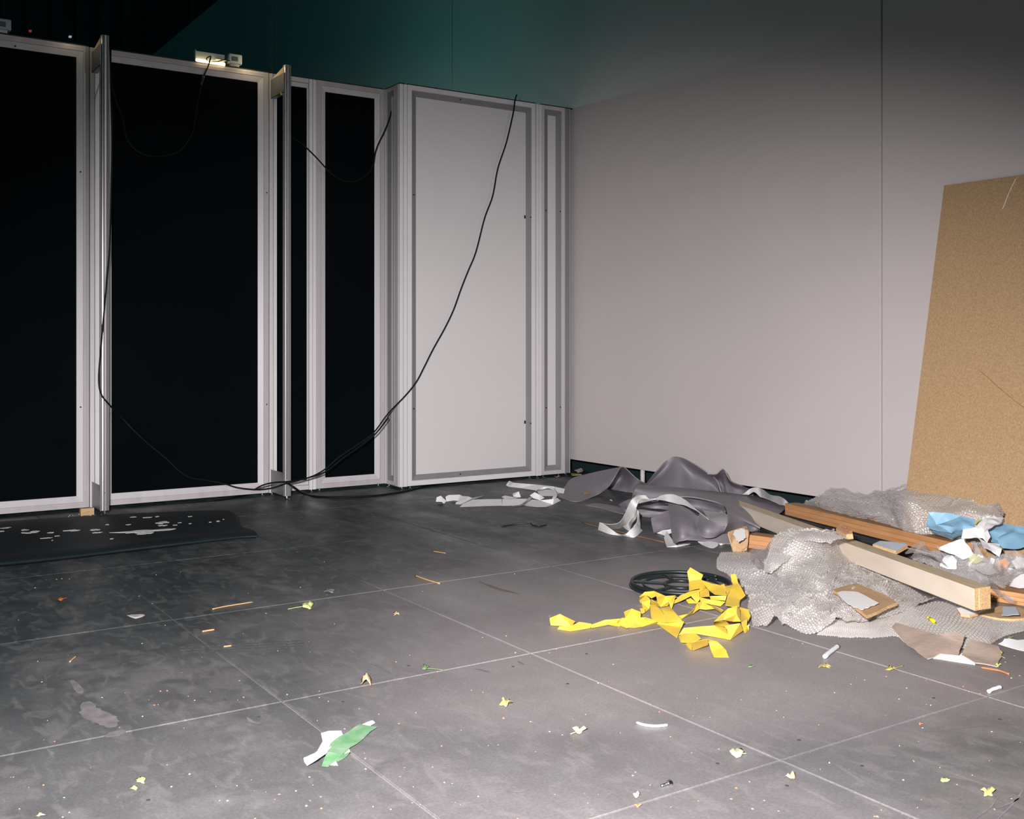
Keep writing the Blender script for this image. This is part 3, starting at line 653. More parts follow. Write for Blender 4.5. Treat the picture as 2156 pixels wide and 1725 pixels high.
# ---- main heap of foam
t = thing('foam_sheet', 'heap of curled grey foam sheets with white backing strips between the wall and the beams', 'foam', P(1480, 1110))
sheet('tall_hump', [[(1330, 560, .06), (1500, 350, .17), (1660, 190, .23), (1810, 150, .25), (2000, 235, .24), (2217, 370, .20), (2357, 490, .15), (2417, 655, .09)],
      [(1345, 580, .05), (1520, 430, .13), (1680, 320, .18), (1830, 320, .19), (2000, 400, .16), (2190, 480, .14), (2310, 570, .11), (2412, 665, .08)],
      [(1360, 620, .04), (1530, 640, .06), (1690, 650, .08), (1840, 670, .08), (2010, 690, .07), (2190, 700, .07), (2310, 710, .07), (2420, 720, .06)]], K1, 60, 30, FO, t, .006)
sheet('pointed_fold', [[(600, 390, .20), (720, 390, .20), (785, 338, .22), (820, 324, .225), (850, 348, .21), (940, 495, .15), (1080, 555, .11), (1180, 600, .08), (1250, 650, .06)],
      [(700, 480, .15), (750, 480, .14), (800, 480, .14), (840, 490, .14), (880, 510, .13), (960, 570, .10), (1080, 610, .08), (1180, 640, .06), (1250, 670, .05)],
      [(780, 640, .07), (820, 650, .07), (860, 665, .06), (900, 672, .06), (950, 680, .055), (1010, 690, .05), (1100, 700, .045), (1200, 715, .04), (1260, 720, .035)]], K2, 50, 24, FO, t, .006)
sheet('long_roll', [[(1250, 548, .14), (1500, 572, .13), (1900, 600, .12), (2300, 645, .10), (2700, 690, .055), (3000, 742, .035), (3345, 850, .012)],
      [(1205, 600, .15), (1450, 630, .145), (1900, 645, .14), (2300, 690, .12), (2680, 760, .065), (2960, 850, .04), (3250, 950, .02)],
      [(1165, 680, .12), (1420, 752, .11), (1900, 716, .13), (2250, 770, .125), (2480, 850, .11), (2700, 1000, .07), (2900, 1120, .02)]], K1, 70, 26, FO, t, .006)
sheet('curled_end', [[(1250, 548, .14), (1290, 552, .14), (1330, 590, .135), (1360, 630, .13)], [(1195, 590, .135), (1240, 590, .145), (1290, 620, .14), (1340, 680, .125)],
      [(1165, 680, .11), (1200, 690, .12), (1260, 700, .12), (1320, 745, .11)], [(1150, 745, .09), (1190, 760, .09), (1240, 770, .09), (1290, 790, .08)]], K1, 20, 20, FO, t, .005)
sheet('inner_fold', [[(1230, 790, .095), (1450, 757, .10), (1680, 812, .09), (1900, 760, .09)], [(1240, 820, .07), (1450, 830, .065), (1660, 850, .06), (1880, 900, .06)], [(1250, 850, .05), (1450, 880, .045), (1660, 905, .045), (1860, 1000, .045)]], K1, 24, 12, FO, t, .005)
sheet('lower_layer', [[(1240, 895, .035), (1400, 915, .035), (1560, 930, .035), (1690, 915, .04)], [(1255, 950, .02), (1400, 960, .02), (1560, 970, .02), (1690, 960, .02)], [(1270, 1000, .0), (1400, 1010, 0), (1560, 1015, 0), (1690, 1010, 0)]], K1, 20, 10, FO, t, .004)
sheet('flat_offcut', [[(490, 842, .0), (640, 818, 0), (800, 838, 0), (930, 865, 0), (1060, 910, 0)], [(560, 858, 0), (690, 868, 0), (820, 900, 0), (940, 930, 0), (1040, 955, 0)], [(600, 862, 0), (700, 880, 0), (830, 918, 0), (940, 948, 0), (1035, 968, 0)]], K1, 20, 8, FO, t, .004)
sheet('left_flap', [[(970, 820, .03), (1060, 775, .06), (1170, 735, .09)], [(1010, 880, .01), (1090, 850, .04), (1190, 810, .06)], [(1060, 940, 0), (1130, 910, .01), (1230, 890, .02)]], K1, 14, 12, FO, t, .005)
sheet('side_flap', [[(1420, 1022, .07), (1540, 985, .075), (1690, 940, .08)], [(1432, 1120, .045), (1560, 1095, .05), (1700, 1060, .05)], [(1465, 1225, .02), (1590, 1192, .02), (1712, 1160, .02)]], K1, 16, 12, FO, t, .005)
sheet('front_flap', [[(1665, 810, .10), (1800, 830, .115), (1950, 900, .105), (2107, 1025, .085)], [(1690, 1050, .07), (1830, 1080, .09), (1990, 1130, .075), (2095, 1190, .05)],
      [(1722, 1250, .03), (1850, 1250, .055), (1980, 1262, .045), (2150, 1290, .03)], [(1750, 1390, .0), (1850, 1345, .025), (2000, 1328, .03), (2250, 1345, .015)]], K1, 34, 34, FO, t, .006)
sheet('base_fold', [[(440, 1240, .03), (600, 1270, .03), (760, 1260, .03), (930, 1240, .03)], [(440, 1322, .015), (600, 1350, .01), (760, 1372, .005), (930, 1392, .0)]], K2, 20, 8, FO, t, .006)
sheet('round_flap', [[(495, 950, .115), (600, 1030, .105), (740, 1100, .095), (862, 1160, .075)], [(468, 1110, .075), (580, 1170, .08), (720, 1200, .07), (835, 1205, .06)], [(442, 1252, .04), (560, 1293, .04), (680, 1293, .04), (790, 1235, .05)]], K2, 26, 22, FO, t, .005)
sheet('funnel', [[(700, 772, .125), (830, 828, .125), (882, 920, .12), (892, 1010, .105), (878, 1100, .085), (840, 1190, .055), (780, 1255, .03)],
      [(860, 800, .11), (950, 900, .10), (1000, 970, .09), (1010, 1050, .07), (1000, 1120, .05), (980, 1190, .03), (960, 1262, .008)],
      [(1130, 960, .06), (1150, 1010, .06), (1170, 1070, .05), (1180, 1110, .03), (1180, 1150, .02), (1180, 1190, .01), (1180, 1226, .0)],
      [(1350, 1150, .02), (1350, 1160, .02), (1350, 1165, .018), (1350, 1170, .015), (1350, 1175, .01), (1350, 1180, .005), (1350, 1190, .0)]], K2, 40, 30, FO, t, .005)
sheet('funnel_inside', [[(200, 715, .125), (450, 708, .12), (680, 770, .115), (830, 830, .11)], [(300, 850, .06), (500, 880, .05), (700, 920, .05), (860, 950, .06)], [(380, 980, .05), (560, 1020, .04), (720, 1080, .04), (850, 1160, .045)]], K2, 26, 20, FO, t, .004)
# ---- white strips in the heap
WT = M['white_tape']
t = thing('backing_strips', 'white adhesive strips looping out of the grey foam heap onto the floor', 'strip', P(1340, 1110), 'white adhesive strips')
strips('near_loop', [[((690, 1080, .045), (668, 1185, 0)), ((760, 1110, .04), (740, 1215, 0)), ((860, 1180, .025), (840, 1250, 0)), ((960, 1245, .01), (1000, 1270, 0)), ((1050, 1250, .015), (1100, 1285, 0)), ((1130, 1180, .035), (1190, 1292, 0)), ((1205, 1115, .055), (1302, 1195, .008))]], K1, WT, t)
strips('far_loop', [[((692, 1080, .045), (720, 1150, .01)), ((800, 1105, .045), (860, 1174, 0)), ((920, 1100, .045), (960, 1168, 0)), ((990, 1060, .06), (1030, 1140, .01)), ((1040, 970, .08), (1110, 1090, .03)), ((1080, 880, .095), (1185, 980, .06)), ((1130, 780, .115), (1215, 860, .09)), ((1185, 722, .135), (1250, 790, .12)), ((1250, 695, .155), (1300, 745, .14)), ((1340, 695, .16), (1388, 745, .145))]], K1, WT, t)
strips('hanging_strip', [[((1020, 1135, .02), (1085, 1192, 0)), ((1085, 1100, .04), (1118, 1196, 0)), ((1130, 1040, .06), (1150, 1100, .03)), ((1180, 980, .08), (1200, 1030, .06)), ((1212, 880, .10), (1240, 940, .08))],
       [((1232, 900, .10), (1246, 930, .09)), ((1225, 1000, .07), (1252, 1020, .06)), ((1215, 1080, .05), (1266, 1100, .035)), ((1170, 1140, .03), (1268, 1165, .008))]], K1, WT, t)
strips('arched_strip', [[((1195, 795, .115), (1215, 822, .10)), ((1255, 748, .135), (1290, 800, .115)), ((1350, 745, .145), (1380, 780, .13)), ((1480, 742, .145), (1475, 758, .14)), ((1560, 700, .16), (1600, 768, .145)), ((1660, 682, .17), (1690, 792, .14)), ((1760, 690, .17), (1790, 817, .14)), ((1880, 745, .16), (1900, 838, .14)), ((1990, 830, .14), (2030, 895, .13)), ((2070, 905, .13), (2080, 925, .125)), ((2150, 965, .12), (2155, 980, .115)), ((2230, 1025, .11), (2240, 1045, .105))]], K1, WT, t)
facets('inner_sheet', [[(530, 905, .055), (770, 940, .06), (800, 914, .065), (885, 968, .075), (893, 1030, .075), (860, 1150, .06), (700, 1085, .055), (600, 1015, .05)]], K2, WT, t, sub=1)
facets('crumpled_end', [[(1605, 1300, .01), (1640, 1200, .03), (1700, 1290, .02), (1740, 1370, .01), (1635, 1435, 0)], [(1635, 1435, 0), (1740, 1370, .01), (1780, 1400, .012), (1980, 1378, .01), (1900, 1412, 0), (1790, 1438, 0)], [(1480, 1225, .005), (1580, 1195, .02), (1700, 1175, .025), (1705, 1230, .01), (1620, 1275, 0), (1560, 1255, .0)]], K1, WT, t, sub=1)
strips('lower_tab', [[((460, 1338, .012), (470, 1360, .006)), ((560, 1345, .012), (530, 1400, 0)), ((640, 1350, .014), (620, 1435, 0)), ((720, 1362, .012), (700, 1440, 0)), ((756, 1385, .008), (748, 1415, 0))], [((760, 1378, .008), (770, 1395, 0)), ((810, 1378, .01), (795, 1405, 0)), ((860, 1382, .004), (850, 1390, 0))]], K2, WT, t)
t = thing('backing_strip', 'white adhesive strip arched beside the wall, its end behind the orange beam', 'strip', P(1600, 1055), 'white adhesive strips')
strips('strip', [[((1105, 683, .065), (1175, 690, .06)), ((1200, 608, .095), (1195, 685, .065)), ((1260, 588, .105), (1265, 650, .085)), ((1330, 590, .105), (1350, 715, .07)), ((1400, 620, .09), (1405, 735, .06)), ((1500, 690, .06), (1520, 775, .04)), ((1620, 710, .055), (1620, 822, .03)), ((1700, 752, .045), (1690, 838, .02)), ((1750, 800, .035), (1722, 852, .012))]], K2, WT, t)
# ---- tangle of white tape near the partition
t = thing('tape_tangle', 'tangle of creased white tape on the dark floor in front of the white-filled frame', 'tape', P(1050, 1060), 'white adhesive strips')
o = facets('creased_tape', [[(120, 450, .01), (130, 385, .035), (190, 365, .04), (270, 440, .012), (235, 480, 0), (200, 452, .02)],
   [(255, 378, .028), (300, 355, .035), (460, 350, .035), (500, 372, .03), (440, 440, .005), (370, 430, .012), (320, 440, .005), (270, 450, 0)],
   [(500, 370, .03), (580, 375, .03), (640, 400, .02), (520, 450, .01), (440, 440, .008)], [(395, 485, 0), (410, 455, .01), (560, 410, .02), (640, 405, .02), (470, 490, 0)],
   [(640, 395, .02), (810, 362, 0), (650, 412, .012)], [(455, 530, 0), (500, 480, .01), (640, 420, .022), (850, 414, .024), (1050, 412, .025), (1060, 504, .002), (850, 512, 0), (640, 520, 0), (480, 526, 0)],
   [(1050, 380, .03), (1100, 362, .036), (1200, 380, .03), (1260, 400, .025), (1090, 405, .025)], [(1210, 335, .04), (1295, 303, .055), (1325, 385, .025), (1260, 395, .025), (1215, 375, .028)],
   [(1060, 410, .026), (1250, 408, .026), (1430, 408, .025), (1330, 490, .003), (1200, 504, .002), (1060, 506, .001)],
   [(1360, 500, 0), (1480, 420, .02), (1600, 430, .02), (1790, 410, .03), (1840, 395, .032), (1890, 435, .01), (1780, 490, 0), (1680, 525, 0), (1560, 527, 0), (1440, 515, 0)],
   [(1112, 215, .008), (1160, 152, .03), (1220, 180, .03), (1520, 205, .03), (1780, 232, .03), (1830, 260, .02), (1540, 290, .004), (1300, 255, 0), (1150, 238, 0)],
   [(1780, 232, .03), (1950, 268, .026), (1930, 345, 0), (1850, 365, 0), (1830, 300, .01)], [(1540, 285, .02), (1600, 278, .02), (1790, 275, .022), (1800, 370, 0), (1610, 370, 0)],
   [(1450, 360, .04), (1520, 315, .055), (1590, 350, .04), (1660, 395, .02), (1600, 430, .01), (1500, 400, .022)]], K3, WT, t)
strips('tape_loop', [[((1530, 305, .03), (1560, 295, .03)), ((1580, 262, .05), (1600, 278, .042)), ((1700, 236, .06), (1700, 258, .052)), ((1780, 252, .055), (1762, 280, .046)), ((1834, 325, .042), (1790, 320, .036)), ((1818, 395, .022), (1772, 400, .02)), ((1705, 425, .002), (1745, 432, 0))]], K3, WT, t)
tag(strips('grey_strip', [[((1440, 388, .034), (1485, 385, .034)), ((1385, 440, .016), (1440, 440, .014)), ((1320, 490, .005), (1352, 500, .005)), ((1200, 508, .003), (1205, 518, .002))]], K3, FO, t), 'grey foam strip')
tag(recenter(tube('cable_tie', [P(x, y, z) for x, y, z in ((1056, 1108, .003), (1080, 1105, .004), (1104, 1102, .01), (1114, 1101, .012), (1118, 1103, .008), (1122, 1106, .004), (1135, 1108, .003), (1150, 1105, .003))], .0035, M['black'])), 'black bent cable tie on the bare floor below the white tape tangle', 'cable tie')
g = P(1107, 1102.5, 0); tag(recenter(facets('crumpled_scrap', [[(425, 690, .0), (470, 660, .025), (520, 650, .03), (570, 665, .02), (630, 705, .0), (560, 712, 0), (480, 708, .0)]], K1, mat('amber_scrap', srgb(170, 140, 104), .6), sub=2)), 'crumpled amber scrap lying on the arched grey foam sheet', 'scrap')
tag(recenter(facets('paper_scrap', [[(832, 765, 0), (850, 752, .006), (868, 766, .004), (876, 780, 0), (850, 772, .003)]], K1, WT)), 'tiny white scrap on the floor between the two grey foam sheets', 'scrap')
# debris under the wall
o = facets('cup_scrap', [[(330, 340, .02), (430, 310, .06), (455, 345, .045), (450, 365, .02), (385, 375, .012), (350, 352, .02)]], K1, WT, sub=1); tag(recenter(o), 'white curled scrap lying in the gap under the grey wall by the end upright', 'scrap')
o = facets('wood_scrap', [[(278, 385, 0), (430, 395, .004), (440, 410, 0), (300, 418, 0)]], K1, M['leaf_tan'], thick=.003); tag(recenter(o), 'thin yellowish wood scrap on the floor at the foot of the end upright', 'scrap')
o = facets('wood_scrap', [[(45, 425, 0), (55, 420, 0), (80, 438, .0), (110, 415, .01), (118, 420, .01), (82, 445, 0)]], K1, M['leaf_tan'], thick=.002); tag(recenter(o), 'bent pale splinter beneath the slim white-filled frame', 'scrap')

# ------------------------------------------------------------------ beams and boards
def beamframe(A, B):
    A = Vector(A); B = Vector(B); X = (B-A).normalized(); Y = Vector((-X.y, X.x, 0)).normalized()
    if Y.dot(Vector(FW)) < 0: Y = -Y
    Z = X.cross(Y); 
    if Z.z < 0: Z = -Z
    from mathutils import Matrix
    m = Matrix((X, Y, Z)).transposed().to_4x4(); m.translation = A; return m, (B-A).length
def beam(name, label, A, B, w_, h_, layers, cat='beam', group=None, skew=0.):
    m, L = beamframe(A, B)
    t = thing(name, label, cat, (0, 0, 0), group); t.matrix_world = m
    for (nm, z0, z1, ms, mt, me_, ins) in layers:
        V = [(0, ins, z0), (L, ins, z0), (L+skew*w_, w_-ins, z0), (skew*w_, w_-ins, z0), (0, ins, z1), (L, ins, z1), (L+skew*w_, w_-ins, z1), (skew*w_, w_-ins, z1)]
        me = bpy.data.meshes.new(nm); me.from_pydata(V, [], BF)
        for q in (ms, mt, me_): me.materials.append(q)
        # faces: bottom, top, front(-y), right(+x), back, left
        me.polygons.foreach_set('material_index', [0, 1, 0, 2, 0, 2])
        o = bpy.data.objects.new(nm, me); C.objects.link(o); o.parent = t; bev(o, .0015, 2)
    return t, m, L
a = P(1520, 1078, .003); b = P(2052, 1287, .078)
ba, mba, LA = beam('chipboard_beam', 'long pale square beam with a chipboard end, lying across the bubble wrap', a, b, .068, .068, [('beam_body', 0, .068, M['beam_side'], M['beam_top'], M['chip'], 0)], skew=-.35)
for y0, y1 in ((.018, .0215), (.043, .0445)):
    V = [(LA-.35*y0+.0002, y0, .003), (LA-.35*y0+.0010, y0, .003), (LA-.35*y1+.0010, y1, .003), (LA-.35*y1+.0002, y1, .003)]; V += [(x, y, .065) for x, y, z in V]
    mk('glue_line', V, BF, mat('glue', srgb(236, 214, 176), .7) if y0 < .02 else M['chip_face'], None).parent = ba
def ply(h): return [('lower_layer', 0, h*.30, M['orange_side'], M['orange_top'], M['orange_side'], 0), ('middle_layer', h*.30, h*.62, M['orange_side2'], M['orange_top'], M['orange_side2'], .0006), ('upper_layer', h*.62, h, M['orange_side'], M['orange_top'], M['orange_side'], 0)]
beam('plywood_beam', 'orange layered plywood beam lying behind the pale square beam', P(1652.5, 1084, .03), P(2015, 1176, .05), .075, .058, ply(.058), group='orange layered plywood pieces')
beam('plywood_block', 'short orange plywood block standing between the foam heap and the bubble wrap', P(1574, 1154, 0), P(1665, 1166, 0), .075, .058, ply(.058), cat='block', group='orange layered plywood pieces')
beam('plywood_board', 'orange plywood board at the right picture edge, beside the end of the pale beam', P(2066, 1262, 0), P(2235, 1290, 0), .12, .042, ply(.042), cat='board', group='orange layered plywood pieces')
def slab(name, label, pts, conv, th, m_top, cat='offcut', paint=None, paint_m=None, edge=None, nm='board'):
    t = thing(name, label, cat, P(*conv(pts[0][0], pts[0][1])))
    T = [Vector(P(*conv(x, y), z)) for x, y, z in pts]; n = (T[1]-T[0]).cross(T[2]-T[0]).normalized()
    if n.dot(Vector((0, 0, S))-T[0]) < 0: n = -n
    Vb = [p-n*th for p in T]; k = len(T); ctr = sum(T, Vector())/k
    F = [tuple(range(k))]+[(i, k+i, k+(i+1) % k, (i+1) % k) for i in range(k)]+[tuple(range(2*k-1, k-1, -1))]
    o = mk(nm, T+Vb, F, None, t, mats=[m_top, edge or M['chip']], mi=[0]+[1]*(k+1))
    bm = bmesh.new(); bm.from_mesh(o.data); bmesh.ops.recalc_face_normals(bm, faces=bm.faces[:]); bm.to_mesh(o.data); bm.free()
    if paint:
        # ray / plane so that the patch lies exactly on the slab's face
        Q = []
        for x, y in paint:
            d = Vector(ray(*conv(x, y))); o_ = Vector((0, 0, S)); Q.append(o_+d*((T[0]-o_).dot(n)/d.dot(n))+n*.0008)
        k2 = len(Q); Vp = Q+[q-n*.001 for q in Q]
        tag(mk('paint_patch', Vp, [tuple(range(k2))]+[(i, k2+i, k2+(i+1) % k2, (i+1) % k2) for i in range(k2)], paint_m or M['paint_white'], t), 'white paint patch' if not paint_m else 'pale coating')
    return t
def rough(pts, amp=5, n=5, seed=1):
    r = random.Random(seed); out = []
    for i, p in enumerate(pts):
        q = pts[(i+1) % len(pts)]
        for k in range(n):
            f = k/n; out.append(tuple(p[j]*(1-f)+q[j]*f+(r.uniform(-amp, amp) if (k and j < 2) else 0) for j in range(len(p))))
    return out
slab('board_offcut', 'broken chipboard offcut with white paint, propped up left of the short orange block', rough([(895, 1215, .085), (1155, 1130, .10), (1195, 1215, .085), (1170, 1420, .022), (1135, 1478, .004), (968, 1480, .004)], 5, 3, 3), K2, .014, M['chip_face'],
     paint=rough([(975, 1260), (960, 1250), (1000, 1190), (1130, 1165), (1150, 1300), (1110, 1330), (1040, 1365), (1010, 1310)], 8, 3, 5))
slab('board_offcut', 'flat brown board offcut with a white paint patch lying on the bubble wrap', rough([(872, 770, .070), (1030, 726, .075), (1210, 800, .068), (1305, 856, .062), (1100, 946, .062)], 3, 3, 4), Z7, .010, M['chip_face'],
     paint=rough([(900, 790), (935, 782), (1045, 790), (1180, 862), (1110, 895), (1060, 908), (990, 875), (950, 850)], 5, 3, 8))
slab('board_offcut', 'broken board offcut with a pale blue coating between the two long beams', [(1140, 466, .115), (1190, 443, .12), (1358, 456, .12), (1375, 470, .118), (1340, 490, .112), (1298, 512, .105)], Z7, .014, M['paint_blue'])
t = slab('wood_stub', 'small pale block with red handwriting resting on the pale beam', [(893, 362, .175), (935, 320, .19), (1000, 368, .18), (1005, 396, .17), (960, 402, .165)], Z7, .02, M['chip_face'], cat='block', nm='block', edge=M['chip'])
stub = t
K9 = cv(1480, 1100, 6.634)
T = [Vector(P(*Z7(893, 362), .175)), Vector(P(*Z7(935, 320), .19)), Vector(P(*Z7(1000, 368), .18))]; n_ = (T[1]-T[0]).cross(T[2]-T[0]).normalized()
if n_.dot(Vector((0, 0, S))-T[0]) < 0: n_ = -n_
def on_plane(x, y, p0, n, lift): d = Vector(ray(x, y)); o_ = Vector((0, 0, S)); return o_+d*((p0-o_).dot(n)/d.dot(n))+n*lift
mb = MB()
for ln in ([(1915, 70), (1935, 62), (1945, 80), (1965, 90)], [(1950, 60), (1960, 85), (1985, 95), (1975, 75)], [(1975, 95), (2000, 105), (2010, 85), (2025, 110)], [(1965, 45), (1985, 55), (2000, 50), (2010, 68)], [(1950, 105), (1985, 125), (2015, 135), (2045, 150)], [(2020, 115), (2045, 118), (2060, 105), (2065, 125)], [(2000, 65), (2030, 85), (2050, 100)]):
    mb.tube(catmull([on_plane(*K9(x, y), T[0], n_, .0007) for x, y in ln], 4), .0007, 5)
ri = mb.build('red_handwriting', M['red_ink'], stub); tag(ri, 'red handwriting', kind='stuff')
slab('board_offcut', 'small rounded board offcut with white top below the end of the pale beam', [(1705, 897, .035), (1730, 890, .036), (1800, 905, .035), (1850, 930, .032), (1790, 945, .03), (1730, 935, .03)], Z7, .008, M['paint_white'])
slab('board_offcut', 'flat chipboard offcut with a pale patch behind the end of the pale beam', rough([(1850, 935, .02), (1990, 880, .03), (2120, 890, .03), (2260, 930, .028), (2260, 965, .02), (2000, 965, .02)], 3, 3, 9), Z7, .008, M['chip_face'],
     paint=rough([(2005, 945), (2020, 885), (2100, 890), (2125, 940)], 4, 3, 2), paint_m=M['paint_blue'])

# ------------------------------------------------------------------ bubble wrap
def wrap_material():
    m = bpy.data.materials.new('bubble_wrap'); m.use_nodes = True; nt = m.node_tree; b = nt.nodes['Principled BSDF']
    b.inputs['Base Color'].default_value = (.81, .76, .735, 1); b.inputs['Roughness'].default_value = .35; b.inputs['Specular IOR Level'].default_value = .8
    b.inputs['Coat Weight'].default_value = 1; b.inputs['Coat IOR'].default_value = 3.0; b.inputs['Coat Roughness'].default_value = .12
    b.inputs['Alpha'].default_value = .58; b.inputs['Subsurface Weight'].default_value = 0
    tc = nt.nodes.new('ShaderNodeTexCoord'); n = nt.nodes.new('ShaderNodeTexNoise'); n.inputs['Scale'].default_value = 220; n.inputs['Detail'].default_value = 2
    nt.links.new(tc.outputs['UV'], n.inputs[0]); bp = nt.nodes.new('ShaderNodeBump'); bp.inputs['Strength'].default_value = .5; bp.inputs['Distance'].default_value = .002
    nt.links.new(n.outputs['Fac'], bp.inputs['Height']); nt.links.new(bp.outputs[0], b.inputs['Normal'])
    n3 = nt.nodes.new('ShaderNodeTexNoise'); n3.inputs['Scale'].default_value = 110; n3.inputs['Detail'].default_value = 1; nt.links.new(tc.outputs['UV'], n3.inputs[0])
    bq = nt.nodes.new('ShaderNodeBump'); bq.inputs['Strength'].default_value = .6; bq.inputs['Distance'].default_value = .004; nt.links.new(n3.outputs['Fac'], bq.inputs['Height']); nt.links.new(bq.outputs[0], b.inputs['Coat Normal'])
    return m
M['wrap'] = wrap_material()
def clear_material():
    m = bpy.data.materials.new('clear_film'); m.use_nodes = True; b = m.node_tree.nodes['Principled BSDF']
    b.inputs['Base Color'].default_value = (.52, .48, .49, 1); b.inputs['Roughness'].default_value = .16; b.inputs['Specular IOR Level'].default_value = 1
    b.inputs['Coat Weight'].default_value = 1; b.inputs['Alpha'].default_value = .42; return m
M['film'] = clear_material()
def wrap(name, rows, conv, nu, nv, parent, seed=1, amp=.010, pitch=.0125, bh=.0048, m=None):
    G = gridpts(rows, conv, nu, nv)
    du = np.linalg.norm(np.diff(G, axis=1), axis=2); dv = np.linalg.norm(np.diff(G, axis=0), axis=2)
    mu, mv = du.mean(0), dv.mean(1); s = np.concatenate([[0], np.cumsum(mu)]); t = np.concatenate([[0], np.cumsum(mv)])
    Sg, Tg = np.meshgrid(s, t)
    z = amp*vnoise(Sg*7+seed*9, Tg*7, seed)+amp*.55*vnoise(Sg*17, Tg*15+seed, seed+1)
    rdg = 1-np.abs(vnoise(Sg*5+Tg*3+seed, Tg*6-Sg*2, seed+2)); z += amp*1.3*(rdg**5-.3)+amp*.35*vnoise(Sg*40, Tg*38, seed+3)
    rd2 = 1-np.abs(vnoise(Sg*15-Tg*9, Tg*12+Sg*8, seed+12)); z += amp*.5*(rd2**7-.15)
    edge = np.ones_like(Sg); G[:, :, 2] += z*np.clip(G[:, :, 2]/.02, .15, 1)
    G[:, :, 0] += .006*vnoise(Sg*13, Tg*13, seed+5); G[:, :, 1] += .006*vnoise(Sg*13, Tg*13, seed+6)
    G[:, :, 2] = np.maximum(G[:, :, 2], .003)
    gu = np.gradient(G, axis=1); gv = np.gradient(G, axis=0); N = np.cross(gu, gv); N /= np.linalg.norm(N, axis=2)[:, :, None]+1e-9
    N *= np.sign(N[:, :, 2:3]+1e-6)
    if bh:
        row = np.round(Tg/(pitch*.866)); cx = (np.round(Sg/pitch-.5*(row % 2))+.5*(row % 2))*pitch; cy = row*pitch*.866
        r = np.hypot(Sg-cx, Tg-cy)/(pitch*.46); G += N*(bh*np.sqrt(np.clip(1-r*r, 0, 1)))[:, :, None]
    uv = np.stack([Sg, Tg], 2).reshape(-1, 2)
    Vv = G.reshape(-1, 3); me = bpy.data.meshes.new(name); nF = (nu-1)*(nv-1)
    j, i = np.meshgrid(np.arange(nv-1), np.arange(nu-1), indexing='ij'); q = (j*nu+i).ravel()
    F = np.stack([q, q+1, q+nu+1, q+nu], 1).astype(np.int32)
    # ragged border: drop cells outside a noisy margin
    jj, ii = j.ravel(), i.ravel(); ju = np.minimum(ii, nu-2-ii)*mu.mean(); jv = np.minimum(jj, nv-2-jj)*mv.mean()
    keep = np.minimum(ju, jv) > .010*(1+vnoise(s[ii]*22, t[jj]*22, seed+8)); F = F[keep]
    used = np.zeros(len(Vv), bool); used[F.ravel()] = True; ren = -np.ones(len(Vv), dtype=np.int64); ren[used] = np.arange(used.sum()); Vv = Vv[used]; uv = uv[used]; F = ren[F]; nF = len(F)
    me.vertices.add(len(Vv)); me.vertices.foreach_set('co', Vv.astype(np.float32).ravel())
    me.loops.add(nF*4); me.loops.foreach_set('vertex_index', F.ravel().astype(np.int32)); me.polygons.add(nF); me.polygons.foreach_set('loop_start', np.arange(0, nF*4, 4, dtype=np.int32))
    me.polygons.foreach_set('use_smooth', np.ones(nF, bool)); me.materials.append(m or M['wrap'])
    me.update(calc_edges=True); l = me.uv_layers.new(name='UVMap'); l.data.foreach_set('uv', uv[F.ravel()].astype(np.float32).ravel()); me.validate()
    o = bpy.data.objects.new(name, me); C.objects.link(o); o.parent = parent; o.location = -Vector(parent.location); return o
t = thing('bubble_wrap', 'large crumpled bubble wrap spread on the floor in front of the pale beam', 'bubble wrap', P(1700, 1300), 'bubble wrap')
wrap('main_sheet', [
 [(325, 1030, 0), (430, 985, .03), (500, 990, .03), (570, 1045, .004), (740, 1075, .003), (950, 985, .03), (1080, 1000, .012), (1230, 955, .02), (1600, 830, .02)],
 [(300, 900, .01), (420, 880, .04), (520, 900, .04), (640, 930, .03), (780, 940, .035), (930, 900, .045), (1060, 900, .035), (1240, 860, .03), (1500, 780, .02)],
 [(280, 780, .015), (400, 770, .03), (540, 790, .04), (680, 800, .05), (820, 800, .05), (960, 780, .045), (1080, 770, .04), (1200, 740, .035), (1350, 720, .02)],
 [(200, 690, .012), (360, 690, .02), (480, 690, .03), (620, 690, .05), (760, 680, .08), (900, 660, .07), (1000, 640, .05), (1120, 650, .035), (1230, 680, .02)],
 [(90, 630, .006), (250, 640, .015), (400, 650, .025), (540, 640, .06), (700, 570, .10), (850, 540, .11), (960, 540, .07), (1040, 580, .04), (1120, 620, .02)],
 [(70, 580, .004), (200, 590, .01), (350, 600, .02), (470, 560, .08), (640, 470, .14), (800, 430, .14), (900, 450, .11), (960, 500, .06), (1020, 560, .03)],
 [(110, 520, .004), (220, 515, .006), (360, 520, .015), (480, 440, .12), (600, 375, .16), (790, 385, .165), (880, 400, .145), (920, 440, .10), (950, 490, .05)]], Z7, 470, 640, t, 3, amp=.013)
wrap('draped_flap', [[(600, 375, .165), (720, 380, .175), (860, 388, .18), (1012, 428, .172)], [(620, 410, .165), (730, 415, .175), (840, 425, .175), (900, 436, .172)], [(640, 450, .155), (730, 455, .16), (810, 465, .158), (850, 478, .155)]], Z7, 220, 60, t, 5, amp=.004)
wrap('folded_cuff', [[(395, 640, .075), (420, 560, .095), (460, 470, .125), (540, 385, .155), (600, 372, .165)], [(430, 665, .055), (480, 570, .095), (510, 480, .125), (570, 415, .15), (640, 385, .165)], [(470, 670, .045), (540, 610, .085), (620, 560, .10), (680, 500, .12), (760, 430, .15)]], Z7, 180, 80, t, 6, amp=.005)
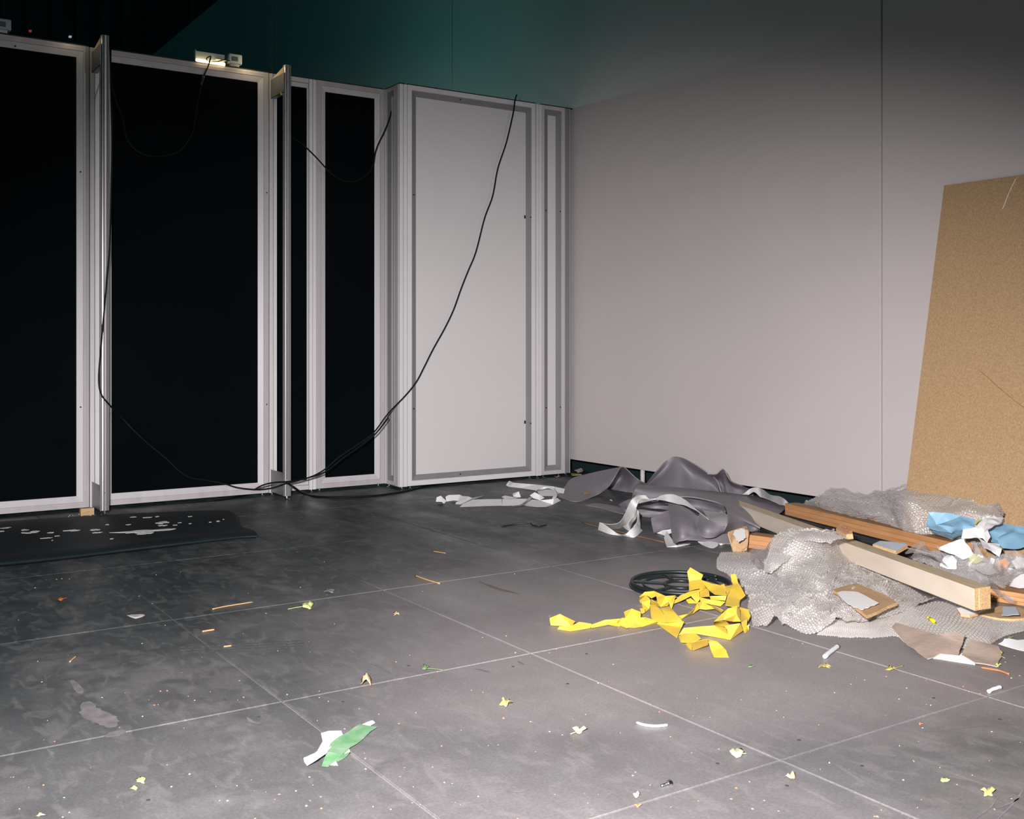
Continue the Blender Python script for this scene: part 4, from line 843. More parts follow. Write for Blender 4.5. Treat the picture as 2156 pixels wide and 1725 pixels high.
wrap('lower_sheet', [
 [(740, 1085, 0), (900, 1100, 0), (1100, 1108, 0), (1310, 1108, 0), (1500, 1190, 0), (1700, 1180, 0), (1900, 1175, 0), (2020, 1105, 0), (2200, 1050, 0)],
 [(760, 1030, .005), (900, 1035, .004), (1100, 1045, .005), (1300, 1010, .01), (1480, 1020, .012), (1700, 1030, .014), (1900, 1050, .012), (2020, 1030, .01), (2200, 1010, .006)],
 [(780, 980, .006), (900, 975, .006), (1060, 965, .006), (1240, 930, .01), (1400, 900, .012), (1600, 850, .012), (1780, 890, .01), (2000, 930, .01), (2200, 950, .01)]], Z7, 560, 200, t, 9, amp=.006)
t = thing('bubble_wrap', 'mound of shiny bubble wrap against the wall and the leaning hardboard', 'bubble wrap', P(1880, 1100), 'bubble wrap')
wrap('mound', [
 [(640, 200, .06), (760, 140, .13), (900, 95, .17), (1130, 112, .19), (1350, 58, .26), (1560, 74, .26), (1850, 112, .26), (1965, 165, .25), (2025, 260, .23)],
 [(700, 230, .05), (820, 210, .11), (980, 170, .16), (1180, 180, .18), (1360, 150, .24), (1560, 150, .24), (1780, 180, .235), (1920, 230, .22), (2018, 320, .19)],
 [(820, 260, .04), (920, 270, .08), (1080, 260, .13), (1240, 260, .15), (1380, 250, .19), (1560, 250, .2), (1740, 270, .2), (1880, 310, .18), (2000, 380, .14)],
 [(900, 300, .02), (1020, 330, .04), (1160, 330, .08), (1300, 340, .11), (1420, 370, .12), (1560, 370, .12), (1740, 380, .13), (1880, 410, .12), (1990, 450, .09)],
 [(1000, 350, .02), (1150, 380, .02), (1300, 410, .04), (1420, 440, .05), (1540, 470, .06), (1660, 480, .06), (1800, 480, .06), (1900, 500, .05), (2000, 520, .04)]], Z7, 540, 320, t, 13, amp=.012)
wrap('lower_fold', [[(1430, 480, .07), (1600, 520, .07), (1800, 545, .08), (2000, 545, .08), (2260, 560, .08)], [(1400, 530, .04), (1570, 575, .05), (1770, 620, .055), (1980, 660, .055), (2260, 690, .05)], [(1380, 570, .015), (1540, 650, .02), (1730, 730, .02), (1960, 830, .02), (2260, 860, .01)]], Z7, 260, 110, t, 17, amp=.012)
# clear film
def film(label, rows, conv, nu, nv, seed, loc, amp=.008):
    t = thing('plastic_film', label, 'plastic film', loc, 'crumpled clear film'); wrap('film', rows, conv, nu, nv, t, seed, amp, bh=0, m=M['film'])
film('crumpled clear film between the pale beam and the orange beam', [[(1310, 520, .10), (1380, 490, .11), (1450, 455, .13), (1530, 500, .12), (1620, 540, .11)], [(1400, 560, .09), (1450, 540, .10), (1510, 540, .11), (1570, 570, .10), (1640, 600, .10)], [(1500, 590, .08), (1540, 590, .08), (1580, 600, .08), (1630, 620, .08), (1700, 650, .08)]], Z7, 70, 40, 21, P(1950, 1180), .012)
film('crumpled clear film over the lower white papers at the right', [[(1760, 430, .20), (1830, 440, .20), (1900, 500, .18), (2000, 560, .15)], [(1800, 520, .16), (1880, 550, .15), (1950, 590, .13), (2020, 640, .11)], [(1720, 640, .10), (1850, 660, .09), (1950, 700, .07), (2030, 690, .08)]], Z7, 70, 50, 22, P(2080, 1190), .014)
film('crumpled clear film at the right edge below the blue plastic', [[(2010, 540, .17), (2080, 470, .20), (2150, 500, .18), (2230, 520, .17)], [(2030, 600, .14), (2100, 570, .15), (2160, 580, .15), (2230, 600, .14)], [(2040, 650, .11), (2100, 660, .11), (2160, 650, .11), (2230, 680, .10)]], Z7, 60, 50, 23, P(2130, 1180), .012)
film('thin crumpled film draped behind the near end of the pale beam', [[(1850, 660, .10), (1930, 700, .09), (2020, 760, .07), (2110, 840, .05)], [(1830, 720, .07), (1920, 760, .05), (2010, 830, .04), (2100, 900, .03)]], Z7, 60, 30, 24, P(2090, 1240), .01)
film('dull wrinkled film tucked under the left side of the bubble wrap hump', [[(300, 500, .05), (370, 488, .07), (440, 500, .09), (470, 540, .08)], [(310, 580, .03), (370, 580, .04), (420, 600, .05), (470, 640, .05)], [(330, 620, .02), (400, 660, .03), (470, 690, .035), (560, 700, .045)]], Z7, 70, 60, 25, P(1610, 1190), .01)

# ------------------------------------------------------------------ blue plastic and white papers
def crumple(name, label, cat, polys, conv, m, group=None, sub=2, thick=.0008, **k):
    o = facets(name, polys, conv, m, None, thick, sub=sub, namp=.0055, **k); return tag(recenter(o), label, cat, group)
ZB = cv(1840, 1040, 6.823)
crumple('blue_wrapper', 'folded blue plastic wrapper lying on the bubble wrap mound left of the white papers', 'plastic wrapper',
  [[(785, 270, .235), (1035, 262, .24), (1060, 400, .205), (900, 440, .19), (755, 480, .17)], [(1035, 262, .24), (1240, 320, .225), (1270, 440, .185), (1150, 470, .18), (1060, 400, .205)],
   [(1240, 320, .225), (1460, 370, .215), (1440, 480, .18), (1270, 510, .165), (1270, 440, .185)], [(755, 480, .17), (900, 440, .19), (1060, 400, .205), (1150, 470, .18), (1110, 560, .155), (925, 545, .155)],
   [(820, 535, .150), (925, 545, .150), (1110, 560, .150), (1130, 652, .115), (990, 625, .12), (860, 582, .125)], [(1150, 470, .18), (1270, 440, .185), (1270, 510, .165), (1270, 580, .14), (1130, 652, .115), (1110, 560, .155)],
   [(1270, 510, .165), (1440, 480, .18), (1400, 560, .14), (1250, 640, .11), (1180, 645, .11), (1270, 580, .14)]], ZB, M['blue'], group='blue plastic wrappers')
crumple('blue_wrapper', 'crumpled blue plastic wrapper at the right edge of the picture', 'plastic wrapper',
  [[(1640, 520, .17), (1870, 420, .215), (1900, 560, .17), (1760, 640, .14)], [(1870, 420, .215), (2040, 470, .20), (2180, 482, .20), (2160, 560, .175), (2000, 560, .17), (1900, 560, .17)],
   [(1640, 520, .17), (1760, 640, .14), (1800, 720, .115), (1690, 690, .12)], [(1760, 640, .14), (1900, 560, .17), (2000, 560, .17), (2160, 560, .175), (2250, 600, .165), (2240, 740, .12), (2080, 790, .10), (1840, 780, .10), (1800, 720, .115)]], ZB, M['blue'], group='blue plastic wrappers')
g_ = 'crumpled white papers on the heap'
crumple('crumpled_paper', 'white paper with a pointed raised corner between the two blue wrappers', 'paper',
  [[(1590, 320, .255), (1640, 345, .25), (1870, 345, .26), (1800, 430, .225), (1640, 520, .19), (1610, 420, .225)], [(1590, 320, .255), (1610, 420, .225), (1640, 520, .19), (1570, 560, .18), (1450, 470, .20), (1480, 400, .225)],
   [(1480, 380, .235), (1590, 310, .26), (1700, 330, .25), (1725, 280, .27), (1760, 345, .25), (1640, 345, .25), (1590, 330, .25)]], ZB, M['paper'], g_, 3)
crumple('crumpled_paper', 'creased white paper sheet in the middle of the white papers heap', 'paper',
  [[(1280, 520, .18), (1450, 480, .20), (1570, 560, .18), (1560, 640, .16), (1260, 640, .145)], [(1450, 470, .20), (1640, 520, .19), (1685, 625, .16), (1620, 700, .145), (1560, 640, .16), (1570, 560, .18)],
   [(1500, 640, .16), (1620, 700, .145), (1800, 725, .145), (1840, 800, .12), (1800, 895, .09), (1700, 850, .10), (1580, 760, .12)]], ZB, M['paper'], g_, 3)
crumple('crumpled_paper', 'wide white paper with a jagged left tip lying over the orange beam end', 'paper',
  [[(900, 740, .125), (940, 770, .125), (1090, 700, .145), (1130, 880, .10), (1040, 850, .105), (930, 800, .115)], [(1090, 700, .145), (1290, 650, .16), (1330, 720, .145), (1450, 880, .10), (1280, 950, .085), (1130, 880, .10)],
   [(1040, 880, .09), (1130, 885, .095), (1200, 960, .08), (1180, 1080, .05), (1060, 1090, .045), (945, 1040, .055), (950, 1000, .065)]], ZB, M['paper'], g_, 3)
crumple('crumpled_paper', 'torn strip of white tissue at the bottom of the white papers heap', 'paper',
  [[(1360, 1000, .075), (1450, 990, .075), (1500, 1020, .07), (1450, 1110, .045), (1360, 1110, .045)], [(1490, 1010, .075), (1640, 1000, .075), (1700, 920, .10), (1750, 940, .095), (1690, 1080, .055), (1640, 1160, .03), (1550, 1080, .05)], [(1450, 1130, .04), (1490, 1170, .025), (1465, 1178, .02)]], ZB, M['paper'], g_, 3)
crumple('crumpled_paper', 'dirty white tissue at the right edge above the orange board', 'paper',
  [[(1960, 960, .09), (2100, 900, .11), (2240, 940, .10), (2230, 1080, .06), (2060, 1080, .06)], [(1910, 1080, .06), (1960, 1060, .065), (2060, 1080, .06), (2120, 1140, .045), (2020, 1185, .03), (1930, 1130, .045)]], ZB, M['paper'], g_, 2)
crumple('lime_scrap', 'yellow-green scrap stuck on the lower white paper', 'scrap', [[(1360, 930, .105), (1470, 870, .12), (1580, 950, .105), (1480, 1010, .085), (1400, 1000, .09)]], ZB, M['lime'], None, 1)
crumple('lime_scrap', 'small yellow-green scrap beside the raised corner of the white paper', 'scrap', [[(1440, 420, .225), (1490, 360, .245), (1560, 370, .24), (1500, 400, .235), (1460, 445, .22)]], ZB, M['lime'], None, 0)
crumple('orange_film', 'orange translucent scrap among the films at the right edge', 'scrap', [[(1760, 960, .085), (1880, 930, .10), (1950, 1000, .08), (1900, 1080, .055), (1800, 1020, .07)]], ZB, mat('orange_scrap', srgb(224, 176, 142), .5), None, 1)
crumple('white_disc', 'rounded white foam piece cut off by the right edge beside the orange board', 'foam piece', [[(1950, 1330, .055), (2000, 1230, .075), (2100, 1160, .09), (2250, 1130, .095), (2250, 1350, .045), (2080, 1360, .045)]], ZB, M['white_sheet'], None, 0, thick=.006)
crumple('paper_sheet', 'flat white paper on the floor at the right edge below the wrap', 'paper', [[(915, 1420, .002), (960, 1370, .012), (1060, 1375, .01), (1300, 1360, .012), (1300, 1490, .002), (1110, 1468, .002), (1010, 1446, .002)]], Z8, M['paper'], None, 1)

# ------------------------------------------------------------------ cardboard, rods, small coloured things
t = thing('torn_cardboard', 'torn grey cardboard with a slit, lying at the front edge of the bubble wrap', 'cardboard', P(2000, 1380))
facets('upper_sheet', [[(65, 1278, .012), (100, 1245, .03), (210, 1275, .03), (320, 1310, .03), (440, 1345, .03), (500, 1318, .04), (560, 1318, .042), (640, 1345, .038), (620, 1420, .022), (595, 1508, .008), (450, 1490, .010), (380, 1525, .004), (350, 1533, .002), (250, 1460, .008), (180, 1412, .008)],
   [(660, 1400, .025), (680, 1375, .030), (800, 1400, .024), (910, 1430, .018), (928, 1520, .006), (895, 1590, .002), (720, 1560, .004), (620, 1500, .008)]], Z8, M['cardboard'], t, .003, sub=2)
facets('white_liner', [[(110, 1340, .006), (230, 1398, .008), (235, 1412, .006), (185, 1418, .003)]], Z8, M['paper'], t, .002, sub=1)
facets('white_liner', [[(375, 1520, .002), (440, 1492, .008), (590, 1512, .006), (640, 1470, .012), (700, 1500, .008), (720, 1572, .002), (540, 1545, .002)]], Z8, M['paper'], t, .002, sub=1)
def rod(label, a, b, r, m, cat, name):
    V, F = tubeVF(catmull([P(a[0], a[1], r+.001), P((a[0]+b[0])/2, (a[1]+b[1])/2-1, r+.002), P(b[0], b[1], r+.001)], 6), r, 10)
    V = [Vector(v)*1 for v in V]
    for v in V: v += mnoise.noise_vector(v*60)*.0012
    tag(recenter(mk(name, V, F, m, None, True)), label, cat)
rod('frayed white foam rod on the floor in front of the bubble wrap', (1736, 1383), (1764, 1361), .0068, M['white_foamstick'], 'foam rod', 'foam_rod')
rod('short white foam rod on the floor by the joint near the right edge', (2081, 1456), (2107, 1447), .0050, M['white_foamstick'], 'foam rod', 'foam_rod')
t = thing('wall_plug', 'small bright yellow plastic plug on the bubble wrap below the pale beam', 'wall plug', P(1958, 1305, .02))
pa, pb, pc_ = P(1950, 1299, .032), P(1957, 1303, .030), P(1968, 1310, .026)
V, F = tubeVF([pa, pb], .0028, 8); mk('tip', V, F, M['plug_yellow'], t, True)
V, F = tubeVF([pb, pc_], .0055, 10); mk('body', V, F, M['plug_yellow'], t, True)

# black reel lying flat
pl, pr = np.array(P(1327, 1238, .005)), np.array(P(1540, 1232, .005)); rc = (pl+pr)/2; R0 = np.linalg.norm(pr-pl)/2-.006
t = thing('plastic_reel', 'flat black plastic reel flange with spokes lying under the yellow tape', 'reel', (rc[0], rc[1], 0))
def ring(r, z, rad, n=72): return [(rc[0]+r*math.cos(2*math.pi*k/n), rc[1]+r*math.sin(2*math.pi*k/n), z) for k in range(n+1)]
for nm, r, z, rad in (('outer_rim', R0, .007, .0065), ('outer_rim', R0-.004, .020, .0060), ('inner_ring', R0-.045, .012, .004), ('hub_ring', .06, .012, .006)):
    V, F = tubeVF(ring(r, z, rad), rad, 8); mk(nm, V, F, M['black'], t, True)
for k in range(6):
    a = math.pi*k/3+.2; V, F = tubeVF([(rc[0]+.06*math.cos(a), rc[1]+.06*math.sin(a), .012), (rc[0]+(R0-.004)*math.cos(a), rc[1]+(R0-.004)*math.sin(a), .014)], .0055, 6); mk('spoke', V, F, M['black'], t)

# ------------------------------------------------------------------ yellow tape
yt = [
 [(990, 160, .080), (1030, 100, .097), (1215, 205, .072), (1190, 270, .055), (1060, 330, .045), (1015, 300, .048)],
 [(1015, 300, .048), (1060, 330, .045), (1190, 272, .055), (1250, 385, .040), (1100, 412, .034), (1015, 435, .030)],
 [(1180, 280, .062), (1340, 332, .055), (1500, 362, .052), (1552, 500, .036), (1380, 486, .034), (1290, 420, .040)],
 [(1470, 350, .055), (1515, 338, .058), (1548, 420, .045), (1530, 480, .038)],
 [(1605, 200, .085), (1680, 198, .085), (1716, 330, .060), (1640, 345, .058), (1620, 300, .065)],
 [(1640, 345, .058), (1725, 330, .060), (1775, 420, .048), (1815, 503, .036), (1745, 560, .028), (1728, 610, .024), (1732, 662, .018), (1640, 660, .022), (1530, 640, .024), (1560, 500, .038), (1610, 400, .052)],
 [(1530, 372, .050), (1640, 345, .056), (1610, 400, .050), (1552, 500, .034)],
 [(1170, 400, .036), (1260, 395, .040), (1300, 440, .036), (1310, 512, .026), (1170, 520, .024)],
 [(1030, 492, .034), (1160, 440, .040), (1168, 560, .018), (1130, 612, .008)],
 [(820, 568, .022), (900, 490, .036), (1050, 440, .042), (1250, 395, .042), (1180, 440, .034), (1000, 530, .022), (900, 580, .014), (780, 625, .010)],
 [(975, 560, .014), (1040, 535, .016), (1130, 612, .004), (1010, 612, .002)],
 [(1310, 512, .024), (1550, 503, .030), (1530, 575, .014), (1330, 562, .016)],
 [(1165, 522, .024), (1330, 562, .024), (1530, 590, .014), (1460, 652, .002), (1330, 632, .008), (1180, 590, .012)],
 [(1130, 600, .026), (1210, 580, .036), (1300, 640, .030), (1240, 700, .014), (1160, 690, .014)],
 [(1300, 640, .030), (1400, 660, .034), (1500, 712, .024), (1480, 742, .012), (1380, 690, .018), (1240, 702, .014)],
 [(1135, 600, .034), (1160, 690, .014), (1060, 765, .006), (910, 832, .001), (870, 790, .012), (1000, 765, .018), (1080, 700, .026)],
 [(312, 520, .040), (390, 450, .055), (520, 438, .060), (560, 500, .052), (480, 540, .040), (400, 492, .044)],
 [(520, 440, .060), (680, 508, .044), (820, 500, .040), (760, 565, .030), (715, 650, .004), (610, 662, .003), (565, 600, .022), (555, 520, .046)],
 [(314, 522, .040), (400, 494, .044), (450, 540, .034), (465, 568, .028), (330, 612, .004), (312, 575, .014)],
 [(340, 598, .020), (470, 565, .032), (462, 640, .014), (450, 692, .004), (378, 752, .001)],
 [(480, 555, .032), (565, 600, .022), (605, 655, .003), (468, 630, .006)],
 [(720, 562, .032), (830, 500, .036), (800, 600, .020), (770, 700, .004), (745, 640, .014)],
 [(88, 738, .032), (205, 685, .042), (335, 732, .034), (328, 822, .010), (110, 822, .008)],
 [(320, 690, .022), (382, 685, .022), (388, 742, .006), (340, 762, .002)],
 [(462, 630, .032), (530, 625, .034), (610, 700, .030), (680, 790, .024), (690, 880, .012), (560, 905, .001), (480, 820, .010)],
 [(612, 682, .036), (740, 658, .034), (830, 760, .030), (900, 830, .022), (922, 870, .016), (690, 880, .014), (680, 790, .024)],
 [(560, 902, .014), (945, 870, .026), (910, 950, .012), (845, 1106, .001)],
 [(400, 810, .022), (560, 870, .014), (560, 905, .001), (340, 952, .001), (350, 860, .016)],
 [(0, 862, .022), (60, 820, .028), (200, 815, .026), (400, 812, .022), (350, 900, .008), (250, 940, .001), (130, 966, .001), (50, 935, .001), (0, 920, .001)],
 [(870, 1060, .006), (940, 960, .028), (1240, 932, .034), (1060, 1032, .012)],
 [(1060, 1032, .014), (1240, 934, .034), (1380, 925, .038), (1540, 965, .044), (1560, 1050, .020), (1595, 1132, .001), (1330, 1082, .001)],
 [(1540, 965, .044), (1505, 930, .040), (1740, 890, .044), (1782, 995, .012), (1595, 1132, .001), (1560, 1050, .020)],
 [(1368, 872, .050), (1480, 760, .066), (1560, 690, .075), (1690, 650, .078), (1692, 770, .060), (1500, 850, .046)],
 [(1690, 650, .078), (1732, 700, .062), (1742, 860, .038), (1692, 770, .060)],
 [(1500, 850, .046), (1692, 770, .060), (1752, 870, .038), (1640, 870, .034)],
 [(1365, 872, .048), (1540, 865, .034), (1590, 912, .020), (1500, 946, .010), (1372, 920, .016)],
 [(1732, 668, .054), (1860, 700, .044), (1892, 792, .030), (1850, 862, .022), (1752, 872, .036)],
 [(1760, 872, .032), (1842, 830, .034), (1832, 950, .010), (1812, 1040, .001), (1780, 1000, .004)],
 [(1835, 930, .014), (1872, 900, .022), (1862, 990, .001), (1812, 1044, .001)],
 [(868, 1080, .012), (950, 1040, .022), (1110, 1040, .026), (1185, 1112, .022), (1060, 1170, .012), (900, 1166, .008)],
 [(1042, 1165, .042), (1160, 1138, .046), (1278, 1122, .044), (1282, 1200, .016), (1070, 1286, .001), (1050, 1230, .020)],
 [(968, 1180, .024), (1042, 1165, .036), (1050, 1230, .016), (1060, 1285, .001), (1000, 1252, .002)],
 [(1290, 1150, .024), (1440, 1180, .022), (1490, 1225, .016), (1542, 1280, .012), (1320, 1262, .008), (1308, 1210, .014)],
 [(1320, 1262, .008), (1542, 1280, .012), (1578, 1382, .001), (1370, 1376, .001)],
 [(1280, 1124, .040), (1420, 1160, .028), (1440, 1182, .022), (1290, 1150, .024)]]
tz = [[(205, 545, .022), (240, 530, .030), (285, 515, .034), (400, 570, .024), (370, 606, .002), (215, 602, .001)],
 [(370, 600, .022), (430, 574, .024), (520, 588, .014), (510, 622, .001), (440, 636, .001), (360, 646, .001), (265, 631, .001), (280, 606, .012)],
 [(510, 598, .010), (620, 560, .018), (740, 550, .018), (740, 612, .001), (650, 596, .003), (520, 622, .001)],
 [(740, 550, .018), (850, 545, .020), (930, 540, .016), (1000, 560, .010), (1000, 592, .001), (850, 621, .001), (760, 612, .001)]]
to5 = lambda x, y: (((1100+x/3.593)-1300)*6.7375, ((1150+y/3.593)-1180)*6.7375)
yt += [[(*to5(x, y), z) for x, y, z in p] for p in tz]
o = facets('yellow_tape', yt, K5, M['yellow'], None, .0010, sub=1, namp=.0012)
tag(recenter(o), 'tangled yellow adhesive tape with a long tail, beside the black reel', 'tape')

# ------------------------------------------------------------------ green and white tape scrap in the foreground
t = thing('tape_scrap', 'green tape strip stuck over white tape on the near floor', 'tape', P(700, 1570))
facets('grey_patch', [[(830, 462, .0015), (950, 426, .0015), (1140, 424, .0015), (1168, 490, .0015), (1020, 577, .0015), (855, 582, .0015)], ], KG, mat('greyish_tape', srgb(200, 192, 190), .7), t, .0006)
for q_ in ([(965, 945, .001), (1050, 868, .0015), (1092, 952, .001)], [(1135, 782, .0015), (1255, 690, .002), (1278, 748, .0015)]): facets('grey_patch', [q_], KG, bpy.data.materials['greyish_tape'], t, .0006)
tag(facets('white_strip', [[(858, 582, .002), (1030, 568, .003), (965, 690, .008), (905, 780, .010), (780, 865, .012), (640, 952, .004), (600, 900, .008), (582, 832, .014), (680, 780, .018), (768, 742, .014)]], KG, M['white_tape'], t, .0008, sub=1), 'white tape strip')
tag(facets('white_strip', [[(1450, 326, .004), (1530, 290, .006), (1605, 273, .006), (1648, 308, .004), (1582, 356, .003)]], KG, M['white_tape'], t, .0008, sub=1), 'white tape strip')
tag(facets('green_strip', [[(1410, 318, .005), (1480, 345, .004), (1580, 360, .004), (1692, 368, .003), (1480, 530, .004), (1280, 692, .004), (1135, 782, .005), (960, 770, .006), (915, 760, .006), (925, 710, .007), (980, 615, .008), (1100, 520, .008), (1260, 430, .007)],
   [(915, 770, .006), (1135, 782, .005), (1060, 870, .003), (955, 965, .002), (848, 962, .002)], [(1140, 780, .004), (1276, 750, .003), (1200, 830, .002), (1080, 892, .002), (1060, 868, .003)]], KG, M['green_tape'], t, .0006, sub=1), 'dusty green tape strip')

# ------------------------------------------------------------------ leaves and litter on the floor
def leaf(label, x, y, wpx, hpx, m, stem=None, lobes=5, seed=0, cat='leaf', name='leaf', lift=.006, spiky=.3):
    r = random.Random(seed); n = lobes*4; pts = []
    for k in range(n):
        a = 2*math.pi*k/n; rad = 1+spiky*math.cos(lobes*a+seed)+r.uniform(-.1, .1)
        pts.append(P(x+.5*wpx*rad/(1+spiky)*math.cos(a), y+.5*hpx*rad/(1+spiky)*math.sin(a), .0012))
    c = np.mean(pts, axis=0); V = [tuple(c+[0, 0, lift*.35])]; 
    for k, p in enumerate(pts):
        V.append((p[0], p[1], .0012+lift*.55*max(0, math.cos(2*math.pi*(len(V)-1)/n*2+seed)+.2)+r.uniform(0, .0006)))
    mids = [tuple((np.array(V[0])+np.array(v))/2+[0, 0, r.uniform(0, lift*.6)]) for v in V[1:]]
    V += mids; F = []
    for k in range(n):
        k2 = (k+1) % n; F += [(0, 1+n+k, 1+n+k2), (1+n+k, 1+k, 1+k2, 1+n+k2)]
    if stem:
        t = thing(name, label, cat, P(x, y)); o = mk('blade', V, F, m, t, True); solid(o, .0005)
        tube('stem', [P(x, y, .003), P((x+stem[0])/2, (y+stem[1])/2-.5, .004), P(stem[0], stem[1], .002)], .0011, m, t, 5, 4); return t
    o = mk(name, V, F, m, None, True); solid(o, .0005); recenter(o); return tag(o, label, cat)
leaf('yellow-green curled leaf with a long stem on the joint in front of the partition', 647, 1276, 30, 17, M['leaf_yellow'], (606, 1283), 5, 1, lift=.014)
leaf('brown-orange leaf lying on the dark floor near the black mat', 126, 1263, 18, 7, M['leaf_orange'], (142, 1259), 3, 2)
leaf('pale tan curled leaf standing on the light joint left of centre', 771, 1439, 28, 17, M['leaf_tan'], None, 4, 3, lift=.028, spiky=.15)
leaf('small green leaf with a thin stem on the joint in the middle of the floor', 897, 1408, 20, 10, M['leaf_green'], (934, 1411), 5, 4, lift=.010)
leaf('olive leaf folded upwards right of the middle of the floor', 1065, 1483, 30, 12, M['leaf_olive'], None, 5, 5, lift=.016)
leaf('cream curled leaf on the open floor below the yellow tape', 1220, 1540, 32, 13, M['leaf_tan'], (1201, 1546), 4, 6, lift=.012)
leaf('pale green rounded leaf beside the crossing of two joints', 1551, 1588, 32, 20, M['leaf_pale'], (1572, 1587), 2, 7, lift=.012, spiky=.1)
leaf('cream petal just below the crossing of two joints', 1664, 1637, 26, 11, M['leaf_tan'], None, 2, 8, lift=.010, spiky=.1)
leaf('olive torn leaf on the floor below the white foam rod', 1736, 1405, 34, 8, M['leaf_olive'], None, 6, 9, lift=.009)
leaf('yellow leaf with a twig near the torn cardboard', 1877, 1410, 28, 9, M['leaf_olive'], (1903, 1402), 5, 10, lift=.009)
leaf('small green leaf on the floor below the end of the yellow tape', 1582, 1404, 18, 6, M['leaf_green'], None, 3, 11)
leaf('pale yellow leaf fragment near the bottom right corner', 1990, 1643, 24, 11, M['leaf_yellow'], None, 3, 12, lift=.004, spiky=.12)
leaf('crumpled yellow leaf lowest at the right, beside the curved scratches', 2080, 1671, 34, 16, M['leaf_olive'], None, 6, 13, lift=.012)
leaf('lobed yellow-green leaf near the bottom left of the floor', 296, 1644, 26, 16, M['leaf_yellow'], None, 5, 14, lift=.006)
leaf('small pale yellow leaf piece directly below the lobed leaf at the left', 282, 1661, 18, 9, M['leaf_yellow'], None, 3, 15, lift=.004, spiky=.12)
leaf('tan leaf fragment on the floor between the partition and the middle joint', 835, 1294, 18, 8, M['leaf_tan'], None, 4, 16, lift=.008)
leaf('orange-brown fragment at the bottom left corner', 86, 1717, 22, 8, M['leaf_tan'], None, 3, 17, lift=.004)
leaf('tiny green leaf tucked under the bubble wrap edge at the right', 2128, 1343, 16, 6, M['leaf_green'], None, 3, 18, lift=.008)
leaf('green-yellow leaf on the torn cardboard at its right corner', 2101, 1380, 24, 8, M['leaf_olive'], (2116, 1386), 4, 19, lift=.014)
leaf('yellow-green dried leaf just below the torn cardboard corner', 2102, 1402, 14, 7, M['leaf_yellow'], None, 4, 24, lift=.008)
leaf('grey flat flake on the dark floor left of the first joint crossing', 285, 1297, 40, 11, M['grey_chip'], None, 3, 20, 'flake', 'flake', .003, .12)
leaf('pinkish torn scrap on the floor above the yellow-green leaf', 693, 1245, 30, 9, mat('film_scrap', srgb(130, 124, 126), .4), None, 4, 21, 'scrap', 'film_scrap', .006, .3)
leaf('crumpled silver foil ball on the dark floor left of centre', 73, 1240, 9, 6, M['steel'], None, 4, 22, 'foil', 'foil_scrap', .012, .2)
leaf('orange chip resting in the joint at the right', 1939, 1525, 13, 6, M['orange_crumb'], None, 4, 23, 'chip', 'orange_chip', .004, .3)
leaf('orange chip near the bottom edge right of the middle', 1343, 1697, 17, 8, M['orange_crumb'], None, 4, 25, 'chip', 'orange_chip', .004, .3)
leaf('white pebble-like chip near the bottom edge right of the middle', 1339, 1676, 15, 11, M['cream_crumb'], None, 3, 26, 'chip', 'white_chip', .008, .1)
def splinter(label, pts, r, m, cat='splinter', name='wood_splinter'):
    tag(recenter(tube(name, [P(x, y, .003) for x, y in pts], r, m, None, 5, 4)), label, cat)
sm = mat('splinter_wood', srgb(188, 150, 106), .8)
splinter('long wood splinter on the floor just above the middle joint line', [(447, 1283), (470, 1278), (500, 1273), (532, 1268)], .0022, sm)
splinter('pair-like wood splinter on the dark floor left of the scratched patch', [(874, 1212), (890, 1218), (905, 1223), (926, 1229)], .0032, sm)
splinter('small wood splinter standing out on the floor at the left', [(147, 1394), (153, 1388), (160, 1382)], .0024, sm)
splinter('flat pale splinter left of the tyre marks', [(426, 1330), (438, 1328), (451, 1326)], .0028, sm)
splinter('orange splinter on the tyre marks', [(471, 1362), (479, 1361), (487, 1360)], .0024, sm)
splinter('red-brown twig bits on the floor right of the torn cardboard', [(2066, 1406), (2085, 1409), (2106, 1413), (2125, 1420)], .0030, mat('red_twig', srgb(178, 116, 72), .8), 'twig', 'twig')
splinter('short wood splinter on the dark floor below the second post', [(912, 1161), (925, 1163), (938, 1165)], .0020, sm)
splinter('white sliver on the open floor right of the middle', [(1341, 1522), (1358, 1527), (1382, 1529), (1405, 1527)], .0035, M['white_foamstick'], 'sliver', 'white_sliver')
splinter('thin orange strip on the floor leading to the foam heap', [(1225, 1100), (1270, 1112), (1320, 1124), (1398, 1142)], .0016, mat('orange_strip', srgb(170, 112, 66), .7), 'strip', 'orange_strip')
t = thing('bolt', 'small bright bolt lying near the bottom of the floor right of centre', 'bolt', P(1402, 1652))
V, F = tubeVF([P(1392, 1655, .004), P(1406, 1650, .004)], .0028, 8); mk('shank', V, F, M['steel'], t, True)
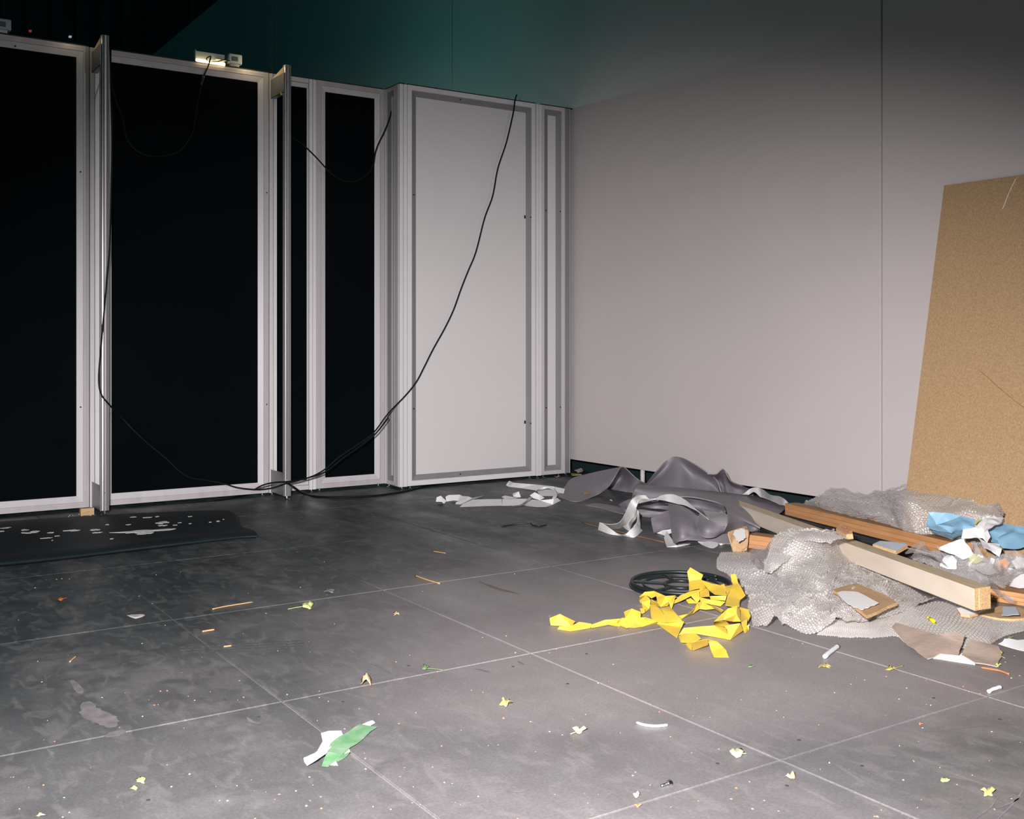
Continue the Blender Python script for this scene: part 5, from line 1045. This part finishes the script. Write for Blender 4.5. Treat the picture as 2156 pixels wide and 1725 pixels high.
V, F = tubeVF([P(1406, 1650, .005), P(1412, 1648, .005)], .0062, 6); mk('head', V, F, M['steel'], t)

def crumbs(name, label, m, pts, smin, smax, seed):
    r = random.Random(seed); V = []; F = []
    for (x, y) in pts:
        c = P(x, y, 0); s = r.uniform(smin, smax); n = len(V); k = 5; h = s*r.uniform(.3, .8)
        a0 = r.uniform(0, 6.28); el = r.uniform(.4, 1)
        for q in range(k):
            a = 2*math.pi*q/k; u, v = s*math.cos(a)*r.uniform(.7, 1.2), s*el*math.sin(a)
            V.append((c[0]+u*math.cos(a0)-v*math.sin(a0), c[1]+u*math.sin(a0)+v*math.cos(a0), .0))
        V.append((c[0], c[1], h)); F += [(n+q, n+(q+1) % k, n+k) for q in range(k)]+[tuple(n+q for q in range(k-1, -1, -1))]
    tag(recenter(mk(name, V, F, m)), label, 'litter', kind='stuff')
def scatter(n, seed):
    r = random.Random(seed); out = []
    while len(out) < n:
        x = r.uniform(0, 2156); y = 1060+665*r.random()**.8
        if y > 1725 or y < 1090+ (60 if x > 1480 else 0) and x > 1200: continue
        if x > 1480 and y < 1350: continue
        if x < 560 and y < 1200: continue
        out.append((x, y))
    return out
crumbs('orange_litter', 'tiny orange and brown crumbs strewn over the whole floor', M['orange_crumb'], [(352, 1455), (338, 1456), (313, 1474), (325, 1485), (333, 1484), (105, 1424), (461, 1507), (672, 1456), (1060, 1513), (840, 1524), (842, 1636), (1230, 1671), (650, 1352), (588, 1673), (560, 1292), (921, 1415), (115, 1562), (975, 1240), (1950, 1433), (2063, 1461), (688, 1253)]+scatter(50, 3), .0015, .0042, 5)
crumbs('pale_litter', 'tiny pale crumbs and paint flecks strewn over the whole floor', M['cream_crumb'], [(300, 1509), (215, 1469), (410, 1475), (443, 1457), (585, 1371), (653, 1373), (1117, 1383), (1130, 1371), (1177, 1494), (1157, 1541), (1184, 1548), (971, 1538), (1233, 1505), (870, 1657), (952, 1650), (969, 1695), (560, 1668), (135, 1680), (1085, 1375), (2040, 1457), (1117, 1520), (1157, 1375), (770, 1620)]+scatter(170, 4), .0008, .0032, 6)
